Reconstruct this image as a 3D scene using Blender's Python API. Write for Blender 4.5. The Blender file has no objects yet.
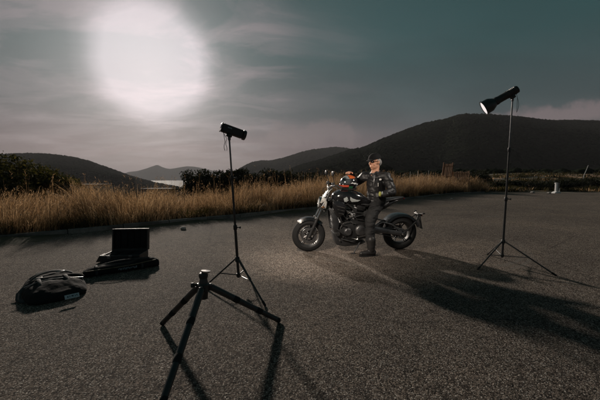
import bpy, bmesh, math, random
import numpy as np
from mathutils import Vector, Matrix, Euler, noise as mnoise
R = math.radians
random.seed(7); rng = np.random.default_rng(7)
scene = bpy.context.scene
COL = scene.collection

# ------------------------------------------------------------------ camera
CAM_H = 1.25; F = 300.0; PITCH = math.atan(22/300)
cam_d = bpy.data.cameras.new('camera'); cam = bpy.data.objects.new('camera', cam_d); COL.objects.link(cam)
cam_d.sensor_width = 36; cam_d.lens = 18.0; cam_d.clip_start = 0.05; cam_d.clip_end = 30000
cam.location = (0, 0, CAM_H); cam.rotation_euler = (R(90) - PITCH, 0, 0)
scene.camera = cam

# ------------------------------------------------------------------ sky, sun, exposure
SUN_AZ = R(-26.1); SUN_EL = R(19.3)      # azimuth from +Y, negative to the left
SDIR = Vector((math.sin(SUN_AZ)*math.cos(SUN_EL), math.cos(SUN_AZ)*math.cos(SUN_EL), math.sin(SUN_EL)))
world = bpy.data.worlds.new('World'); scene.world = world; world.use_nodes = True
def build_world():
    nt = world.node_tree; N = nt.nodes; L = nt.links
    for n in list(N): N.remove(n)
    out = N.new('ShaderNodeOutputWorld'); bg = N.new('ShaderNodeBackground'); bg.inputs[1].default_value = 0.1
    L.new(bg.outputs[0], out.inputs[0])
    sky = N.new('ShaderNodeTexSky'); sky.sky_type = 'NISHITA'; sky.sun_disc = False
    sky.sun_elevation = SUN_EL; sky.sun_rotation = SUN_AZ; sky.dust_density = 3.0; sky.altitude = 50
    tc = N.new('ShaderNodeTexCoord'); D = tc.outputs['Generated']
    def math_(op, a, b=None, c=None, clamp=False):
        n = N.new('ShaderNodeMath'); n.operation = op; n.use_clamp = clamp
        for i, v in enumerate((a, b, c)):
            if v is None: continue
            if isinstance(v, (int, float)): n.inputs[i].default_value = v
            else: L.new(v, n.inputs[i])
        return n.outputs[0]
    def vm(op, a, b=None):
        n = N.new('ShaderNodeVectorMath'); n.operation = op
        for i, v in enumerate((a, b)):
            if v is None: continue
            if isinstance(v, (tuple, Vector)): n.inputs[i].default_value = v
            else: L.new(v, n.inputs[i])
        return n
    def ramp(fac, stops, interp='EASE'):
        n = N.new('ShaderNodeValToRGB'); e = n.color_ramp.elements; n.color_ramp.interpolation = interp
        while len(e) > 1: e.remove(e[-1])
        e[0].position = stops[0][0]; c = stops[0][1]; e[0].color = (*c, 1) if isinstance(c, tuple) else (c, c, c, 1)
        for p, c in stops[1:]:
            k = e.new(p); k.color = (*c, 1) if isinstance(c, tuple) else (c, c, c, 1)
        L.new(fac, n.inputs[0]); return n.outputs[0]
    def mix(mode, fac, a, b):
        n = N.new('ShaderNodeMix'); n.data_type = 'RGBA'; n.blend_type = mode
        if isinstance(fac, (int, float)): n.inputs[0].default_value = fac
        else: L.new(fac, n.inputs[0])
        for i, v in ((6, a), (7, b)):
            if isinstance(v, tuple): n.inputs[i].default_value = (*v, 1)
            else: L.new(v, n.inputs[i])
        return n.outputs[2]
    def noise(vec, scale, det=5, rough=.55, dist=0.0):
        n = N.new('ShaderNodeTexNoise'); n.inputs['Scale'].default_value = scale; n.inputs['Detail'].default_value = det
        n.inputs['Roughness'].default_value = rough; n.inputs['Distortion'].default_value = dist
        L.new(vec, n.inputs['Vector']); return n.outputs['Fac']
    sep = N.new('ShaderNodeSeparateXYZ'); L.new(D, sep.inputs[0]); Z = sep.outputs[2]
    # cloud layer seen in perspective: direction divided by its height
    inv = math_('DIVIDE', 1.0, math_('ADD', math_('MAXIMUM', Z, 0.0), 0.14))
    pl = vm('SCALE', D); L.new(inv, pl.inputs[3])
    mp = N.new('ShaderNodeMapping'); mp.inputs['Rotation'].default_value = (0, 0, R(-52)); mp.inputs['Scale'].default_value = (1.0, 1.9, 0)
    L.new(pl.outputs[0], mp.inputs[0])
    streak = noise(mp.outputs[0], 1.25, 9, .62, .55)
    mp2 = N.new('ShaderNodeMapping'); mp2.inputs['Rotation'].default_value = (0, 0, R(-30)); mp2.inputs['Scale'].default_value = (.8, 1.5, 0)
    L.new(pl.outputs[0], mp2.inputs[0])
    soft = noise(mp2.outputs[0], .8, 5, .55, .4)
    GL = Vector((-.408, .8545, .319)).normalized(); dotS = vm('DOT_PRODUCT', D, GL).outputs['Value']
    ang = math_('MULTIPLY', math_('ARCCOSINE', dotS), 1/math.pi)      # 0..1 over 180 deg
    # veil of cloud thick enough to be lit through round the sun; ragged outline
    angn = math_('ADD', ang, math_('MULTIPLY', math_('SUBTRACT', soft, .5), -.006))
    angn = math_('ADD', angn, math_('MULTIPLY', math_('SUBTRACT', streak, .5), -.012))
    glow = ramp(angn, [(0, 1.0), (.039, .98), (.0465, .68), (.053, .34), (.063, .16), (.090, .075), (.13, .035), (.22, .010), (.36, .0)], 'LINEAR')
    base = ramp(Z, [(0.0, (.128, .074, .086)), (.10, (.108, .072, .082)), (.20, (.056, .074, .078)), (.36, (.018, .064, .066)), (.6, (.008, .046, .048)), (1, (.012, .040, .042))], 'LINEAR')
    # the half of the sky away from the sun is duller
    away = ramp(ang, [(0, (1.0, .95, .97)), (.10, (1.02, .98, .99)), (.15, (1.0, .98, .98)), (.22, (.84, .92, .93)), (.30, (.60, .80, .81)), (.5, (.50, .72, .73)), (1, (.5, .6, .6))], 'LINEAR')
    c = mix('MULTIPLY', 1.0, base, away)
    sm = ramp(streak, [(.43, 0.0), (.54, .5), (.63, 1.0)])
    fo = ramp(ang, [(0, 1.0), (.10, .85), (.155, .22), (.22, .04), (.3, .0)])
    zf = ramp(Z, [(0.0, .35), (.1, .8), (.38, .9), (.54, .25)])
    amt = math_('MULTIPLY', math_('MULTIPLY', sm, fo), zf)
    c = mix('MIX', math_('MULTIPLY', amt, .95), c, (.22, .180, .190))
    dk = ramp(soft, [(.35, .0), (.6, 1.0)])
    c = mix('MULTIPLY', math_('MULTIPLY', dk, .6), c, (.55, .60, .62))
    c = mix('ADD', glow, c, (.50, .43, .46))
    # low cumulus banks, right and middle
    cn = noise(D, 9.0, 8, .62, .3)
    for az, el, w, h, k in ((42, 8.8, .20, .042, .9), (1.5, 8.0, .17, .040, .6), (50, 10.5, .10, .020, .5), (-4, 6.5, .12, .03, .5)):
        d0 = Vector((math.sin(R(az))*math.cos(R(el)), math.cos(R(az))*math.cos(R(el)), math.sin(R(el))))
        side = Vector((math.cos(R(az)), -math.sin(R(az)), 0))
        a = vm('DOT_PRODUCT', vm('SUBTRACT', D, d0).outputs[0], side).outputs['Value']
        b = math_('SUBTRACT', Z, d0.z)
        q = math_('SQRT', math_('ADD', math_('POWER', math_('DIVIDE', a, w), 2), math_('POWER', math_('DIVIDE', b, h), 2)))
        q = math_('ADD', q, math_('MULTIPLY', math_('SUBTRACT', cn, .5), -3.4))
        m = ramp(q, [(.35, 1.0), (.95, 0.0)])
        c = mix('MIX', math_('MULTIPLY', m, k), c, (.150, .118, .122))
    ng = N.new('ShaderNodeSeparateColor')
    c = mix('MULTIPLY', 1.0, c, (10., 10., 10.))
    # a little of the physical sky itself, greyed by the cloud veil
    hs = N.new('ShaderNodeHueSaturation'); hs.inputs['Saturation'].default_value = .35; L.new(sky.outputs[0], hs.inputs['Color'])
    c = mix('MIX', .04, c, hs.outputs[0])
    L.new(c, bg.inputs[0])
build_world()
sun_d = bpy.data.lights.new('sun', 'SUN'); sun_d.energy = 3.1; sun_d.angle = R(2.4); sun_d.color = (1.0, .88, .76)
sun = bpy.data.objects.new('sun', sun_d); COL.objects.link(sun)
sun.rotation_euler = SDIR.to_track_quat('Z', 'Y').to_euler(); sun.location = SDIR*50
scene.view_settings.view_transform = 'Standard'; scene.view_settings.look = 'None'
scene.view_settings.exposure = 0.1; scene.view_settings.gamma = 1.0; scene.view_settings.use_curve_mapping = False
scene.render.engine = 'CYCLES'
scene.render.resolution_x = 1024; scene.render.resolution_y = 683

# ------------------------------------------------------------------ helpers
CT, ST = math.cos(PITCH), math.sin(PITCH)
def ray(px, py):
    a = px-300; v = 200-py
    return Vector((a, F*CT+v*ST, v*CT-F*ST))
def G(px, py, z=0.0):
    d = ray(px, py); t = (z-CAM_H)/d.z
    return Vector((d.x*t, d.y*t, z))
def P(px, py, Y):
    d = ray(px, py); t = Y/d.y
    return Vector((d.x*t, Y, CAM_H+d.z*t))
def tag(o, label=None, cat=None, group=None, kind=None):
    if label: o['label'] = label
    if cat: o['category'] = cat
    if group: o['group'] = group
    if kind: o['kind'] = kind
    return o
def thing(name, label, cat, loc=(0,0,0), rot=(0,0,0), group=None):
    o = bpy.data.objects.new(name, None); o.empty_display_size = .1; COL.objects.link(o)
    o.location = loc; o.rotation_euler = rot
    return tag(o, label, cat, group)
def copy_tree(o, parent=None):
    c = o.copy(); COL.objects.link(c); c.parent = parent
    for ch in [x for x in bpy.data.objects if x.parent == o]: copy_tree(ch, c)
    return c
def frame_from(d, up=Vector((0,0,1))):
    z = Vector(d).normalized(); x = up.cross(z)
    if x.length < 1e-4: x = Vector((1,0,0)).cross(z)
    x.normalize(); y = z.cross(x)
    return Matrix((x, y, z)).transposed()
class MB:
    def __init__(s): s.bm = bmesh.new()
    def box(s, c, size, rot=None, bev=0, seg=2):
        m = Matrix.Translation(Vector(c)) @ ((rot.to_4x4() if isinstance(rot, Matrix) else Euler(rot).to_matrix().to_4x4()) if rot is not None else Matrix()) @ Matrix.Diagonal((*size, 1))
        b = bmesh.new(); bmesh.ops.create_cube(b, size=1, matrix=m)
        if bev: bmesh.ops.bevel(b, geom=b.edges[:], offset=bev, segments=seg, affect='EDGES', profile=.5)
        s._merge(b); return s
    def _merge(s, b):
        me = bpy.data.meshes.new('tmp'); b.to_mesh(me); b.free(); s.bm.from_mesh(me); bpy.data.meshes.remove(me)
    def ell(s, c, r, rot=None, u=16, v=10):
        m = Matrix.Translation(Vector(c)) @ ((rot.to_4x4() if isinstance(rot, Matrix) else Euler(rot).to_matrix().to_4x4()) if rot is not None else Matrix()) @ Matrix.Diagonal((*(r if hasattr(r, '__len__') else (r,r,r)), 1))
        bmesh.ops.create_uvsphere(s.bm, u_segments=u, v_segments=v, radius=1, matrix=m); return s
    def rings(s, rings, cap=True, closed=False):
        vs = [[s.bm.verts.new(p) for p in r] for r in rings]
        n = len(vs[0]); m = len(vs)
        for i in range(m if closed else m-1):
            a, b = vs[i], vs[(i+1) % m]
            for k in range(n):
                try: s.bm.faces.new((a[k], a[(k+1)%n], b[(k+1)%n], b[k]))
                except ValueError: pass
        if cap and not closed:
            for r in (vs[0][::-1], vs[-1]):
                try: s.bm.faces.new(r)
                except ValueError: pass
        return s
    def tube(s, pts, r, seg=10, closed=False, flat=1.0):
        pts = [Vector(p) for p in pts]; n = len(pts)
        rr = list(r) if hasattr(r, '__len__') else [r]*n
        out = []; prev = None
        for i, p in enumerate(pts):
            if closed: t = pts[(i+1)%n]-pts[i-1]
            else: t = (pts[min(i+1, n-1)]-pts[max(i-1, 0)])
            t.normalize()
            if prev is None: fr = frame_from(t); x = fr.col[0].copy()
            else: x = prev - t*prev.dot(t); x.normalize()
            prev = x; y = t.cross(x)
            out.append([p + x*(math.cos(a)*rr[i]) + y*(math.sin(a)*rr[i]*flat) for a in [2*math.pi*k/seg for k in range(seg)]])
        return s.rings(out, closed=closed)
    def lathe(s, prof, o=(0,0,0), d=(0,0,1), seg=24, closed=False):
        fr = frame_from(d); o = Vector(o)
        out = [[o + fr @ Vector((r*math.cos(a), r*math.sin(a), h)) for a in [2*math.pi*k/seg for k in range(seg)]] for r, h in prof]
        return s.rings(out, closed=closed)
    def loft(s, secs, seg=20, e=2.4, axis='X'):
        # secs: (u, y, z, half width, half height[, exponent])
        out = []
        for q in secs:
            u, y, z, hw, hh = q[:5]; ee = q[5] if len(q) > 5 else e
            ring = []
            for k in range(seg):
                a = 2*math.pi*k/seg; ca, sa = math.cos(a), math.sin(a)
                cy = math.copysign(abs(ca)**(2/ee), ca)*hw; sz = math.copysign(abs(sa)**(2/ee), sa)*hh
                ring.append(Vector((u, y+cy, z+sz)))
            out.append(ring)
        return s.rings(out)
    def prism(s, poly, y0, y1, bev=0):
        b = bmesh.new()
        vs = [b.verts.new((p[0], y0, p[1])) for p in poly]; f = b.faces.new(vs)
        r = bmesh.ops.extrude_face_region(b, geom=[f]); 
        bmesh.ops.translate(b, vec=(0, y1-y0, 0), verts=[v for v in r['geom'] if isinstance(v, bmesh.types.BMVert)])
        bmesh.ops.recalc_face_normals(b, faces=b.faces[:])
        if bev: bmesh.ops.bevel(b, geom=b.edges[:], offset=bev, segments=2, affect='EDGES', profile=.5)
        s._merge(b); return s
    def sheet(s, a, b, c, d):
        s.bm.faces.new([s.bm.verts.new(p) for p in (a, b, c, d)]); return s
    def xf(s, m): s.bm.transform(m); return s
    def build(s, name, mat, parent=None, smooth=True, recalc=True, angle=40):
        if recalc: bmesh.ops.recalc_face_normals(s.bm, faces=s.bm.faces[:])
        me = bpy.data.meshes.new(name); s.bm.to_mesh(me); s.bm.free()
        for m in (mat if isinstance(mat, (list, tuple)) else [mat]): me.materials.append(m)
        if smooth:
            me.polygons.foreach_set('use_smooth', [True]*len(me.polygons))
            try: me.set_sharp_from_angle(angle=R(angle))
            except Exception: pass
        o = bpy.data.objects.new(name, me); COL.objects.link(o)
        if parent: o.parent = parent
        return o
    def fuse(s, name, mat, parent=None, voxel=.01, smooth=4, sub=0):
        bmesh.ops.recalc_face_normals(s.bm, faces=s.bm.faces[:])
        me = bpy.data.meshes.new('t'); s.bm.to_mesh(me); s.bm.free()
        o = bpy.data.objects.new('t', me); COL.objects.link(o)
        m = o.modifiers.new('r', 'REMESH'); m.mode = 'VOXEL'; m.voxel_size = voxel
        if smooth:
            k = o.modifiers.new('s', 'SMOOTH'); k.factor = .5; k.iterations = smooth
        dg = bpy.context.evaluated_depsgraph_get(); dg.update()
        me2 = bpy.data.meshes.new_from_object(o.evaluated_get(dg)); bpy.data.objects.remove(o); bpy.data.meshes.remove(me)
        me2.name = name; me2.materials.clear()
        for x in (mat if isinstance(mat, (list, tuple)) else [mat]): me2.materials.append(x)
        me2.polygons.foreach_set('use_smooth', [True]*len(me2.polygons))
        o = bpy.data.objects.new(name, me2); COL.objects.link(o)
        if parent: o.parent = parent
        return o
def np_mesh(name, verts, faces, mat, parent=None, smooth=False, fsize=None):
    me = bpy.data.meshes.new(name); verts = np.asarray(verts, dtype=np.float32); faces = np.asarray(faces, dtype=np.int32)
    k = faces.shape[1]; me.vertices.add(len(verts)); me.vertices.foreach_set('co', verts.ravel())
    me.loops.add(faces.size); me.loops.foreach_set('vertex_index', faces.ravel())
    me.polygons.add(len(faces)); me.polygons.foreach_set('loop_start', np.arange(0, faces.size, k, dtype=np.int32))
    me.polygons.foreach_set('loop_total', np.full(len(faces), k, dtype=np.int32))
    if smooth: me.polygons.foreach_set('use_smooth', np.ones(len(faces), dtype=bool))
    me.update(calc_edges=True); me.validate()
    for m in (mat if isinstance(mat, (list, tuple)) else [mat]): me.materials.append(m)
    o = bpy.data.objects.new(name, me); COL.objects.link(o)
    if parent: o.parent = parent
    return o

# ------------------------------------------------------------------ materials
class NT:
    def __init__(s, name):
        s.m = bpy.data.materials.new(name); s.m.use_nodes = True; s.t = s.m.node_tree; s.N = s.t.nodes; s.L = s.t.links
        s.b = s.N['Principled BSDF']; s.out = s.N['Material Output']
    def lk(s, a, b): s.L.new(a, b)
    def coord(s, kind='Object', scale=(1,1,1), rot=(0,0,0)):
        t = s.N.new('ShaderNodeTexCoord'); m = s.N.new('ShaderNodeMapping'); m.inputs['Scale'].default_value = scale; m.inputs['Rotation'].default_value = rot
        if kind == 'World':
            g = s.N.new('ShaderNodeNewGeometry'); s.lk(g.outputs['Position'], m.inputs[0])
        else: s.lk(t.outputs[kind], m.inputs[0])
        return m.outputs[0]
    def noise(s, v, sc, det=4, ro=.55, dist=0):
        n = s.N.new('ShaderNodeTexNoise'); n.inputs['Scale'].default_value = sc; n.inputs['Detail'].default_value = det; n.inputs['Roughness'].default_value = ro; n.inputs['Distortion'].default_value = dist
        s.lk(v, n.inputs['Vector']); return n.outputs['Fac']
    def vor(s, v, sc, out='Distance', feat='F1'):
        n = s.N.new('ShaderNodeTexVoronoi'); n.feature = feat; n.inputs['Scale'].default_value = sc; s.lk(v, n.inputs['Vector']); return n.outputs[out]
    def ramp(s, f, stops, interp='LINEAR'):
        n = s.N.new('ShaderNodeValToRGB'); n.color_ramp.interpolation = interp; e = n.color_ramp.elements
        while len(e) > 1: e.remove(e[-1])
        for i, (p, c) in enumerate(stops):
            k = e[0] if i == 0 else e.new(p); k.position = p
            k.color = (*c, 1) if isinstance(c, tuple) else (c, c, c, 1)
        s.lk(f, n.inputs[0]); return n.outputs[0]
    def math(s, op, a, b=None, clamp=False):
        n = s.N.new('ShaderNodeMath'); n.operation = op; n.use_clamp = clamp
        for i, v in enumerate((a, b)):
            if v is None: continue
            if isinstance(v, (int, float)): n.inputs[i].default_value = v
            else: s.lk(v, n.inputs[i])
        return n.outputs[0]
    def mix(s, f, a, b, mode='MIX'):
        n = s.N.new('ShaderNodeMix'); n.data_type = 'RGBA'; n.blend_type = mode
        if isinstance(f, (int, float)): n.inputs[0].default_value = f
        else: s.lk(f, n.inputs[0])
        for i, v in ((6, a), (7, b)):
            if isinstance(v, tuple): n.inputs[i].default_value = (*v, 1)
            else: s.lk(v, n.inputs[i])
        return n.outputs[2]
    def bump(s, h, st=.3, dist=.01, nrm=None):
        n = s.N.new('ShaderNodeBump'); n.inputs['Strength'].default_value = st; n.inputs['Distance'].default_value = dist
        s.lk(h, n.inputs['Height'])
        if nrm is not None: s.lk(nrm, n.inputs['Normal'])
        s.lk(n.outputs[0], s.b.inputs['Normal']); return n.outputs[0]
    def col(s, v):
        if isinstance(v, tuple): s.b.inputs['Base Color'].default_value = (*v, 1)
        else: s.lk(v, s.b.inputs['Base Color'])
    def set(s, **k):
        for a, v in k.items(): s.b.inputs[a.replace('_', ' ')].default_value = v
        return s
def simple(name, c, rough=.5, metal=0, var=.25, scale=20, bump=0, bs=40, spec=.5, coat=0, bd=.004):
    t = NT(name); v = t.coord('Object'); n = t.noise(v, scale, 5, .6)
    lo = tuple(x*(1-var) for x in c); hi = tuple(min(1, x*(1+var)) for x in c)
    t.col(t.ramp(n, [(.3, lo), (.7, hi)])); t.set(Metallic=metal)
    t.b.inputs['Specular IOR Level'].default_value = spec
    t.lk(t.ramp(n, [(.3, max(.05, rough-.08)), (.7, min(1, rough+.1))]), t.b.inputs['Roughness'])
    t.b.inputs['Coat Weight'].default_value = coat
    if bump: t.bump(t.noise(v, bs, 6, .6), bump, bd)
    return t.m
M = {}
M['rubber'] = simple('rubber', (.012,.012,.0125), .95, bump=.3, bs=90)
M['black_metal'] = simple('black_metal', (.024,.024,.025), .38, .0, spec=.6, scale=30)
M['black_plastic'] = simple('black_plastic', (.024,.0245,.026), .5, bump=.1, bs=200)
M['gloss_black'] = simple('gloss_black', (.010,.010,.011), .16, coat=.6, var=.1)
M['steel'] = simple('brushed_steel', (.45,.44,.43), .32, 1.0)
M['dark_steel'] = simple('dark_steel', (.16,.16,.165), .38, .8)
M['cast_metal'] = simple('cast_metal', (.035,.035,.036), .5, .5, bump=.2, bs=60)
M['chrome'] = simple('chrome', (.6,.6,.6), .12, 1.0, var=.05)
M['white_paint'] = simple('white_paint', (.80,.79,.78), .35, var=.1)
M['fabric'] = simple('nylon_fabric', (.013,.013,.014), .9, bump=.5, bs=26, scale=6, bd=.012, spec=.2)
M['webbing'] = simple('webbing', (.03,.03,.032), .8, bump=.4, bs=300)
M['leather'] = simple('leather', (.016,.0155,.0165), .50, bump=.2, bs=60, scale=18, spec=.5, bd=.006, var=.1)
M['denim'] = simple('dark_cloth', (.012,.012,.013), .8, bump=.5, bs=18, scale=8, bd=.02)
M['boot'] = simple('boot_leather', (.022,.02,.02), .45, bump=.4, bs=30)
M['skin'] = simple('skin', (.70,.36,.23), .55, var=.2, scale=26, bump=.2, bs=50)
M['hair'] = simple('grey_hair', (.26,.25,.24), .6, bump=.8, bs=120, var=.35, scale=90)
M['cap'] = simple('cap_cloth', (.014,.014,.015), .9, bump=.6, bs=40, spec=.2)
M['shades'] = simple('dark_glass', (.012,.012,.014), .1, var=.05)
M['label'] = simple('label_cloth', (.46,.53,.58), .7, var=.2, scale=60)
M['print'] = simple('label_print', (.10,.12,.15), .7)
M['pale_print'] = simple('pale_print', (.22,.28,.32), .7, var=.4, scale=90)
M['tan_trim'] = simple('tan_trim', (.20,.16,.10), .7)
M['orange'] = simple('orange_paint', (.62,.12,.02), .45, var=.08, coat=.3)
M['green'] = simple('green_paint', (.03,.16,.07), .35)
M['yellow'] = simple('yellow_green_cloth', (.42,.42,.10), .6)
M['brown_leather'] = simple('brown_strap', (.16,.09,.05), .6)
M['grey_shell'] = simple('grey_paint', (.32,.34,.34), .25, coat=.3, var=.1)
M['red_glass'] = simple('red_lens', (.25,.01,.01), .2)
M['amber'] = simple('amber_lens', (.10,.04,.01), .3)
M['bark'] = simple('bark', (.06,.05,.04), .9, bump=.8, bs=30)
M['rock'] = simple('pale_rock', (.34,.32,.30), .85, bump=.6, bs=8, scale=4)
M['pole_grey'] = simple('galvanised_pole', (.42,.41,.39), .55, .3)
M['wall'] = simple('render_wall', (.38,.40,.41), .8, var=.12, scale=1.5)
M['dark_wall'] = simple('dark_render_wall', (.09,.09,.085), .85, scale=1.5)
M['roof'] = simple('sheet_roof', (.07,.073,.075), .95, scale=1, spec=.1)
M['win'] = simple('window_glass', (.02,.025,.03), .1)

def asphalt():
    t = NT('asphalt'); v = t.coord('World')
    st = t.vor(v, 108, 'Distance'); stc = t.vor(v, 108, 'Color')
    sc = t.N.new('ShaderNodeSeparateColor'); t.lk(stc, sc.inputs[0])
    fine = t.noise(v, 68, 6, .75); mid = t.noise(v, 9, 5, .6); big = t.noise(v, .55, 5, .6, .4); tone = t.noise(v, .13, 3, .5)
    base = t.ramp(t.math('ADD', t.math('MULTIPLY', fine, .6), t.math('MULTIPLY', sc.outputs[1], .4)), [(.30, (.012,.010,.0085)), (.50, (.056,.045,.038)), (.66, (.140,.113,.094))])
    pale = t.ramp(sc.outputs[0], [(.0, 0.0), (.80, 0.0), (.90, 1.0)])
    base = t.mix(t.math('MULTIPLY', pale, t.ramp(st, [(.25, 1.0), (.55, 0.0)])), base, (.30,.275,.25))
    st2 = t.vor(v, 38, 'Distance'); st2c = t.vor(v, 38, 'Color'); s2 = t.N.new('ShaderNodeSeparateColor'); t.lk(st2c, s2.inputs[0])
    p2 = t.math('MULTIPLY', t.ramp(s2.outputs[1], [(.90, 0.0), (.96, 1.0)]), t.ramp(st2, [(.12, 1.0), (.26, 0.0)]))
    base = t.mix(p2, base, (.36,.31,.27))
    st3 = t.vor(v, 82, 'Distance'); st3c = t.vor(v, 82, 'Color'); s3 = t.N.new('ShaderNodeSeparateColor'); t.lk(st3c, s3.inputs[0])
    p3 = t.math('MULTIPLY', t.ramp(s3.outputs[2], [(.86, 0.0), (.93, 1.0)]), t.ramp(st3, [(.28, 1.0), (.42, 0.0)]))
    base = t.mix(t.math('MULTIPLY', p3, .6), base, (.42,.38,.34))
    base = t.mix(1.0, base, t.ramp(mid, [(.3, (.78,.78,.78)), (.7, (1.2,1.19,1.17))]), 'MULTIPLY')
    base = t.mix(1.0, base, t.ramp(big, [(.32, (.80,.80,.81)), (.5, (1,1,1)), (.68, (1.2,1.17,1.13))]), 'MULTIPLY')
    base = t.mix(1.0, base, t.ramp(tone, [(.35, (1.50,1.52,1.54)), (.65, (1.88,1.88,1.89))]), 'MULTIPLY')
    # curved tyre scuffs in front of the motorcycle
    sep = t.N.new('ShaderNodeSeparateXYZ'); t.lk(v, sep.inputs[0])
    for cx, cy, r, w in ((1.9, 6.1, 2.15, .045), (1.7, 6.3, 2.55, .035), (2.3, 5.9, 1.75, .03)):
        dx = t.math('SUBTRACT', sep.outputs[0], cx); dy = t.math('MULTIPLY', t.math('SUBTRACT', sep.outputs[1], cy), 1.0)
        d = t.math('ABSOLUTE', t.math('SUBTRACT', t.math('SQRT', t.math('ADD', t.math('MULTIPLY', dx, dx), t.math('MULTIPLY', dy, dy))), r))
        k = t.math('MULTIPLY', t.ramp(t.math('DIVIDE', d, w), [(0.3, 1.0), (1.0, 0.0)]), t.ramp(t.noise(v, 1.3, 2), [(.45, 0.0), (.6, .6)]))
        base = t.mix(k, base, (.17,.155,.14))
    # hairline cracks filled with grit
    cr = t.vor(t.coord('World', (.28,.28,.28)), 1.0, 'Distance', 'DISTANCE_TO_EDGE')
    dn = t.math('ADD', cr, t.math('MULTIPLY', t.math('SUBTRACT', mid, .5), .03))
    base = t.mix(t.math('MULTIPLY', t.ramp(dn, [(0.0, 1.0), (.005, 0.0)]), .4), base, (.014,.013,.012))
    t.col(base); t.set(Roughness=.8); t.b.inputs['Specular IOR Level'].default_value = .3
    h = t.math('ADD', t.math('MULTIPLY', t.ramp(st, [(.0, 1.0), (.6, 0.0)]), .55), t.math('MULTIPLY', fine, 1.1))
    h = t.math('ADD', h, t.math('MULTIPLY', p2, .5))
    bn = t.bump(h, 1.0, .008)
    df = t.N.new('ShaderNodeBsdfDiffuse'); t.lk(base, df.inputs[0]); t.lk(bn, df.inputs['Normal'])
    mx = t.N.new('ShaderNodeMixShader'); mx.inputs[0].default_value = .42; t.lk(df.outputs[0], mx.inputs[1]); t.lk(t.b.outputs[0], mx.inputs[2]); t.lk(mx.outputs[0], t.out.inputs[0])
    return t.m
M['asphalt'] = asphalt()
def soil():
    t = NT('soil'); v = t.coord('World'); n = t.noise(v, 2.5, 6, .65); b = t.noise(v, .16, 4, .6, .5)
    c = t.ramp(n, [(.3, (.035,.03,.02)), (.5, (.07,.055,.035)), (.7, (.15,.11,.065))])
    c = t.mix(t.ramp(b, [(.44, 0.0), (.56, 1.0)]), c, t.ramp(t.noise(v, 6, 5), [(.3, (.03,.035,.018)), (.7, (.075,.07,.035))]))
    t.col(c); t.set(Roughness=.95); t.bump(n, .8, .05); return t.m
M['soil'] = soil()
def dirt_bank():
    t = NT('dirt'); v = t.coord('World'); n = t.noise(v, 1.2, 7, .7); b = t.noise(v, .3, 4, .6, .6)
    c = t.ramp(n, [(.3, (.10,.06,.035)), (.5, (.36,.21,.12)), (.7, (.52,.34,.20))])
    c = t.mix(t.ramp(b, [(.42, 0.0), (.52, 1.0)]), c, t.ramp(n, [(.3, (.02,.024,.014)), (.7, (.06,.06,.03))]))
    t.col(c); t.set(Roughness=.95); t.bump(n, .8, .08); return t.m
M['dirt'] = dirt_bank()
def kerb_mat():
    t = NT('concrete'); v = t.coord('World'); n = t.noise(v, 14, 6, .7); b = t.noise(v, 1.1, 4, .6)
    c = t.ramp(n, [(.3, (.11,.11,.105)), (.7, (.23,.225,.21))]); c = t.mix(t.ramp(b, [(.45, 0.0), (.62, .75)]), c, (.06,.055,.05))
    t.col(c); t.set(Roughness=.9); t.bump(n, .6, .01); return t.m
M['kerb'] = kerb_mat()
def leafy(name, stops, trans=.4, tcol=(.3,.2,.08), rough=.85, scale=.5):
    t = NT(name); g = t.N.new('ShaderNodeNewGeometry'); v = t.coord('World'); n = t.noise(v, scale, 3, .6)
    f = t.math('ADD', t.math('MULTIPLY', g.outputs['Random Per Island'], .65), t.math('MULTIPLY', n, .35))
    c = t.ramp(f, stops); t.col(c); t.set(Roughness=rough); t.b.inputs['Specular IOR Level'].default_value = .25
    tr = t.N.new('ShaderNodeBsdfTranslucent'); t.lk(t.mix(1.0, c, tcol, 'MULTIPLY'), tr.inputs[0])
    mx = t.N.new('ShaderNodeMixShader'); mx.inputs[0].default_value = trans
    t.lk(t.b.outputs[0], mx.inputs[1]); t.lk(tr.outputs[0], mx.inputs[2]); t.lk(mx.outputs[0], t.out.inputs[0]); return t.m
M['grass'] = leafy('dry_grass', [(.12, (.05,.038,.024)), (.36, (.18,.122,.070)), (.6, (.58,.37,.20)), (.85, (.88,.66,.43))], .45, (.95,.88,.78), .6, .35)
M['green_grass'] = leafy('weed_leaves', [(.2, (.020,.020,.010)), (.8, (.075,.060,.030))], .4, (1.0,1.0,.5))
M['foliage'] = leafy('foliage', [(.2, (.010,.013,.009)), (.5, (.020,.024,.015)), (.85, (.046,.046,.026))], .2, (1.1,1.1,.5))
M['foliage_olive'] = leafy('olive_foliage', [(.2, (.018,.022,.010)), (.5, (.045,.048,.022)), (.85, (.12,.105,.05))], .35, (1.1,1.0,.5))
def forest(name, lo, hi):
    t = NT(name); g = t.N.new('ShaderNodeNewGeometry'); v = t.coord('World'); n = t.noise(v, .012, 5, .6); n2 = t.noise(v, .5, 4, .7)
    f = t.math('ADD', t.math('MULTIPLY', g.outputs['Random Per Island'], .35), t.math('ADD', t.math('MULTIPLY', n, .4), t.math('MULTIPLY', n2, .3)))
    t.col(t.ramp(f, [(.3, lo), (.75, hi)])); t.set(Roughness=.95); t.b.inputs['Specular IOR Level'].default_value = .1
    bn = t.bump(n2, .6, .5)
    df = t.N.new('ShaderNodeBsdfDiffuse'); t.lk(t.b.inputs['Base Color'].links[0].from_socket, df.inputs[0]); t.lk(bn, df.inputs['Normal']); t.lk(df.outputs[0], t.out.inputs[0]); return t.m
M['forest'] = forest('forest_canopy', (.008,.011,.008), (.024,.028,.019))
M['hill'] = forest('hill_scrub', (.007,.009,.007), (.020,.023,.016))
M['mountain'] = forest('mountain_slope', (.03,.036,.034), (.055,.06,.055))
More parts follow.
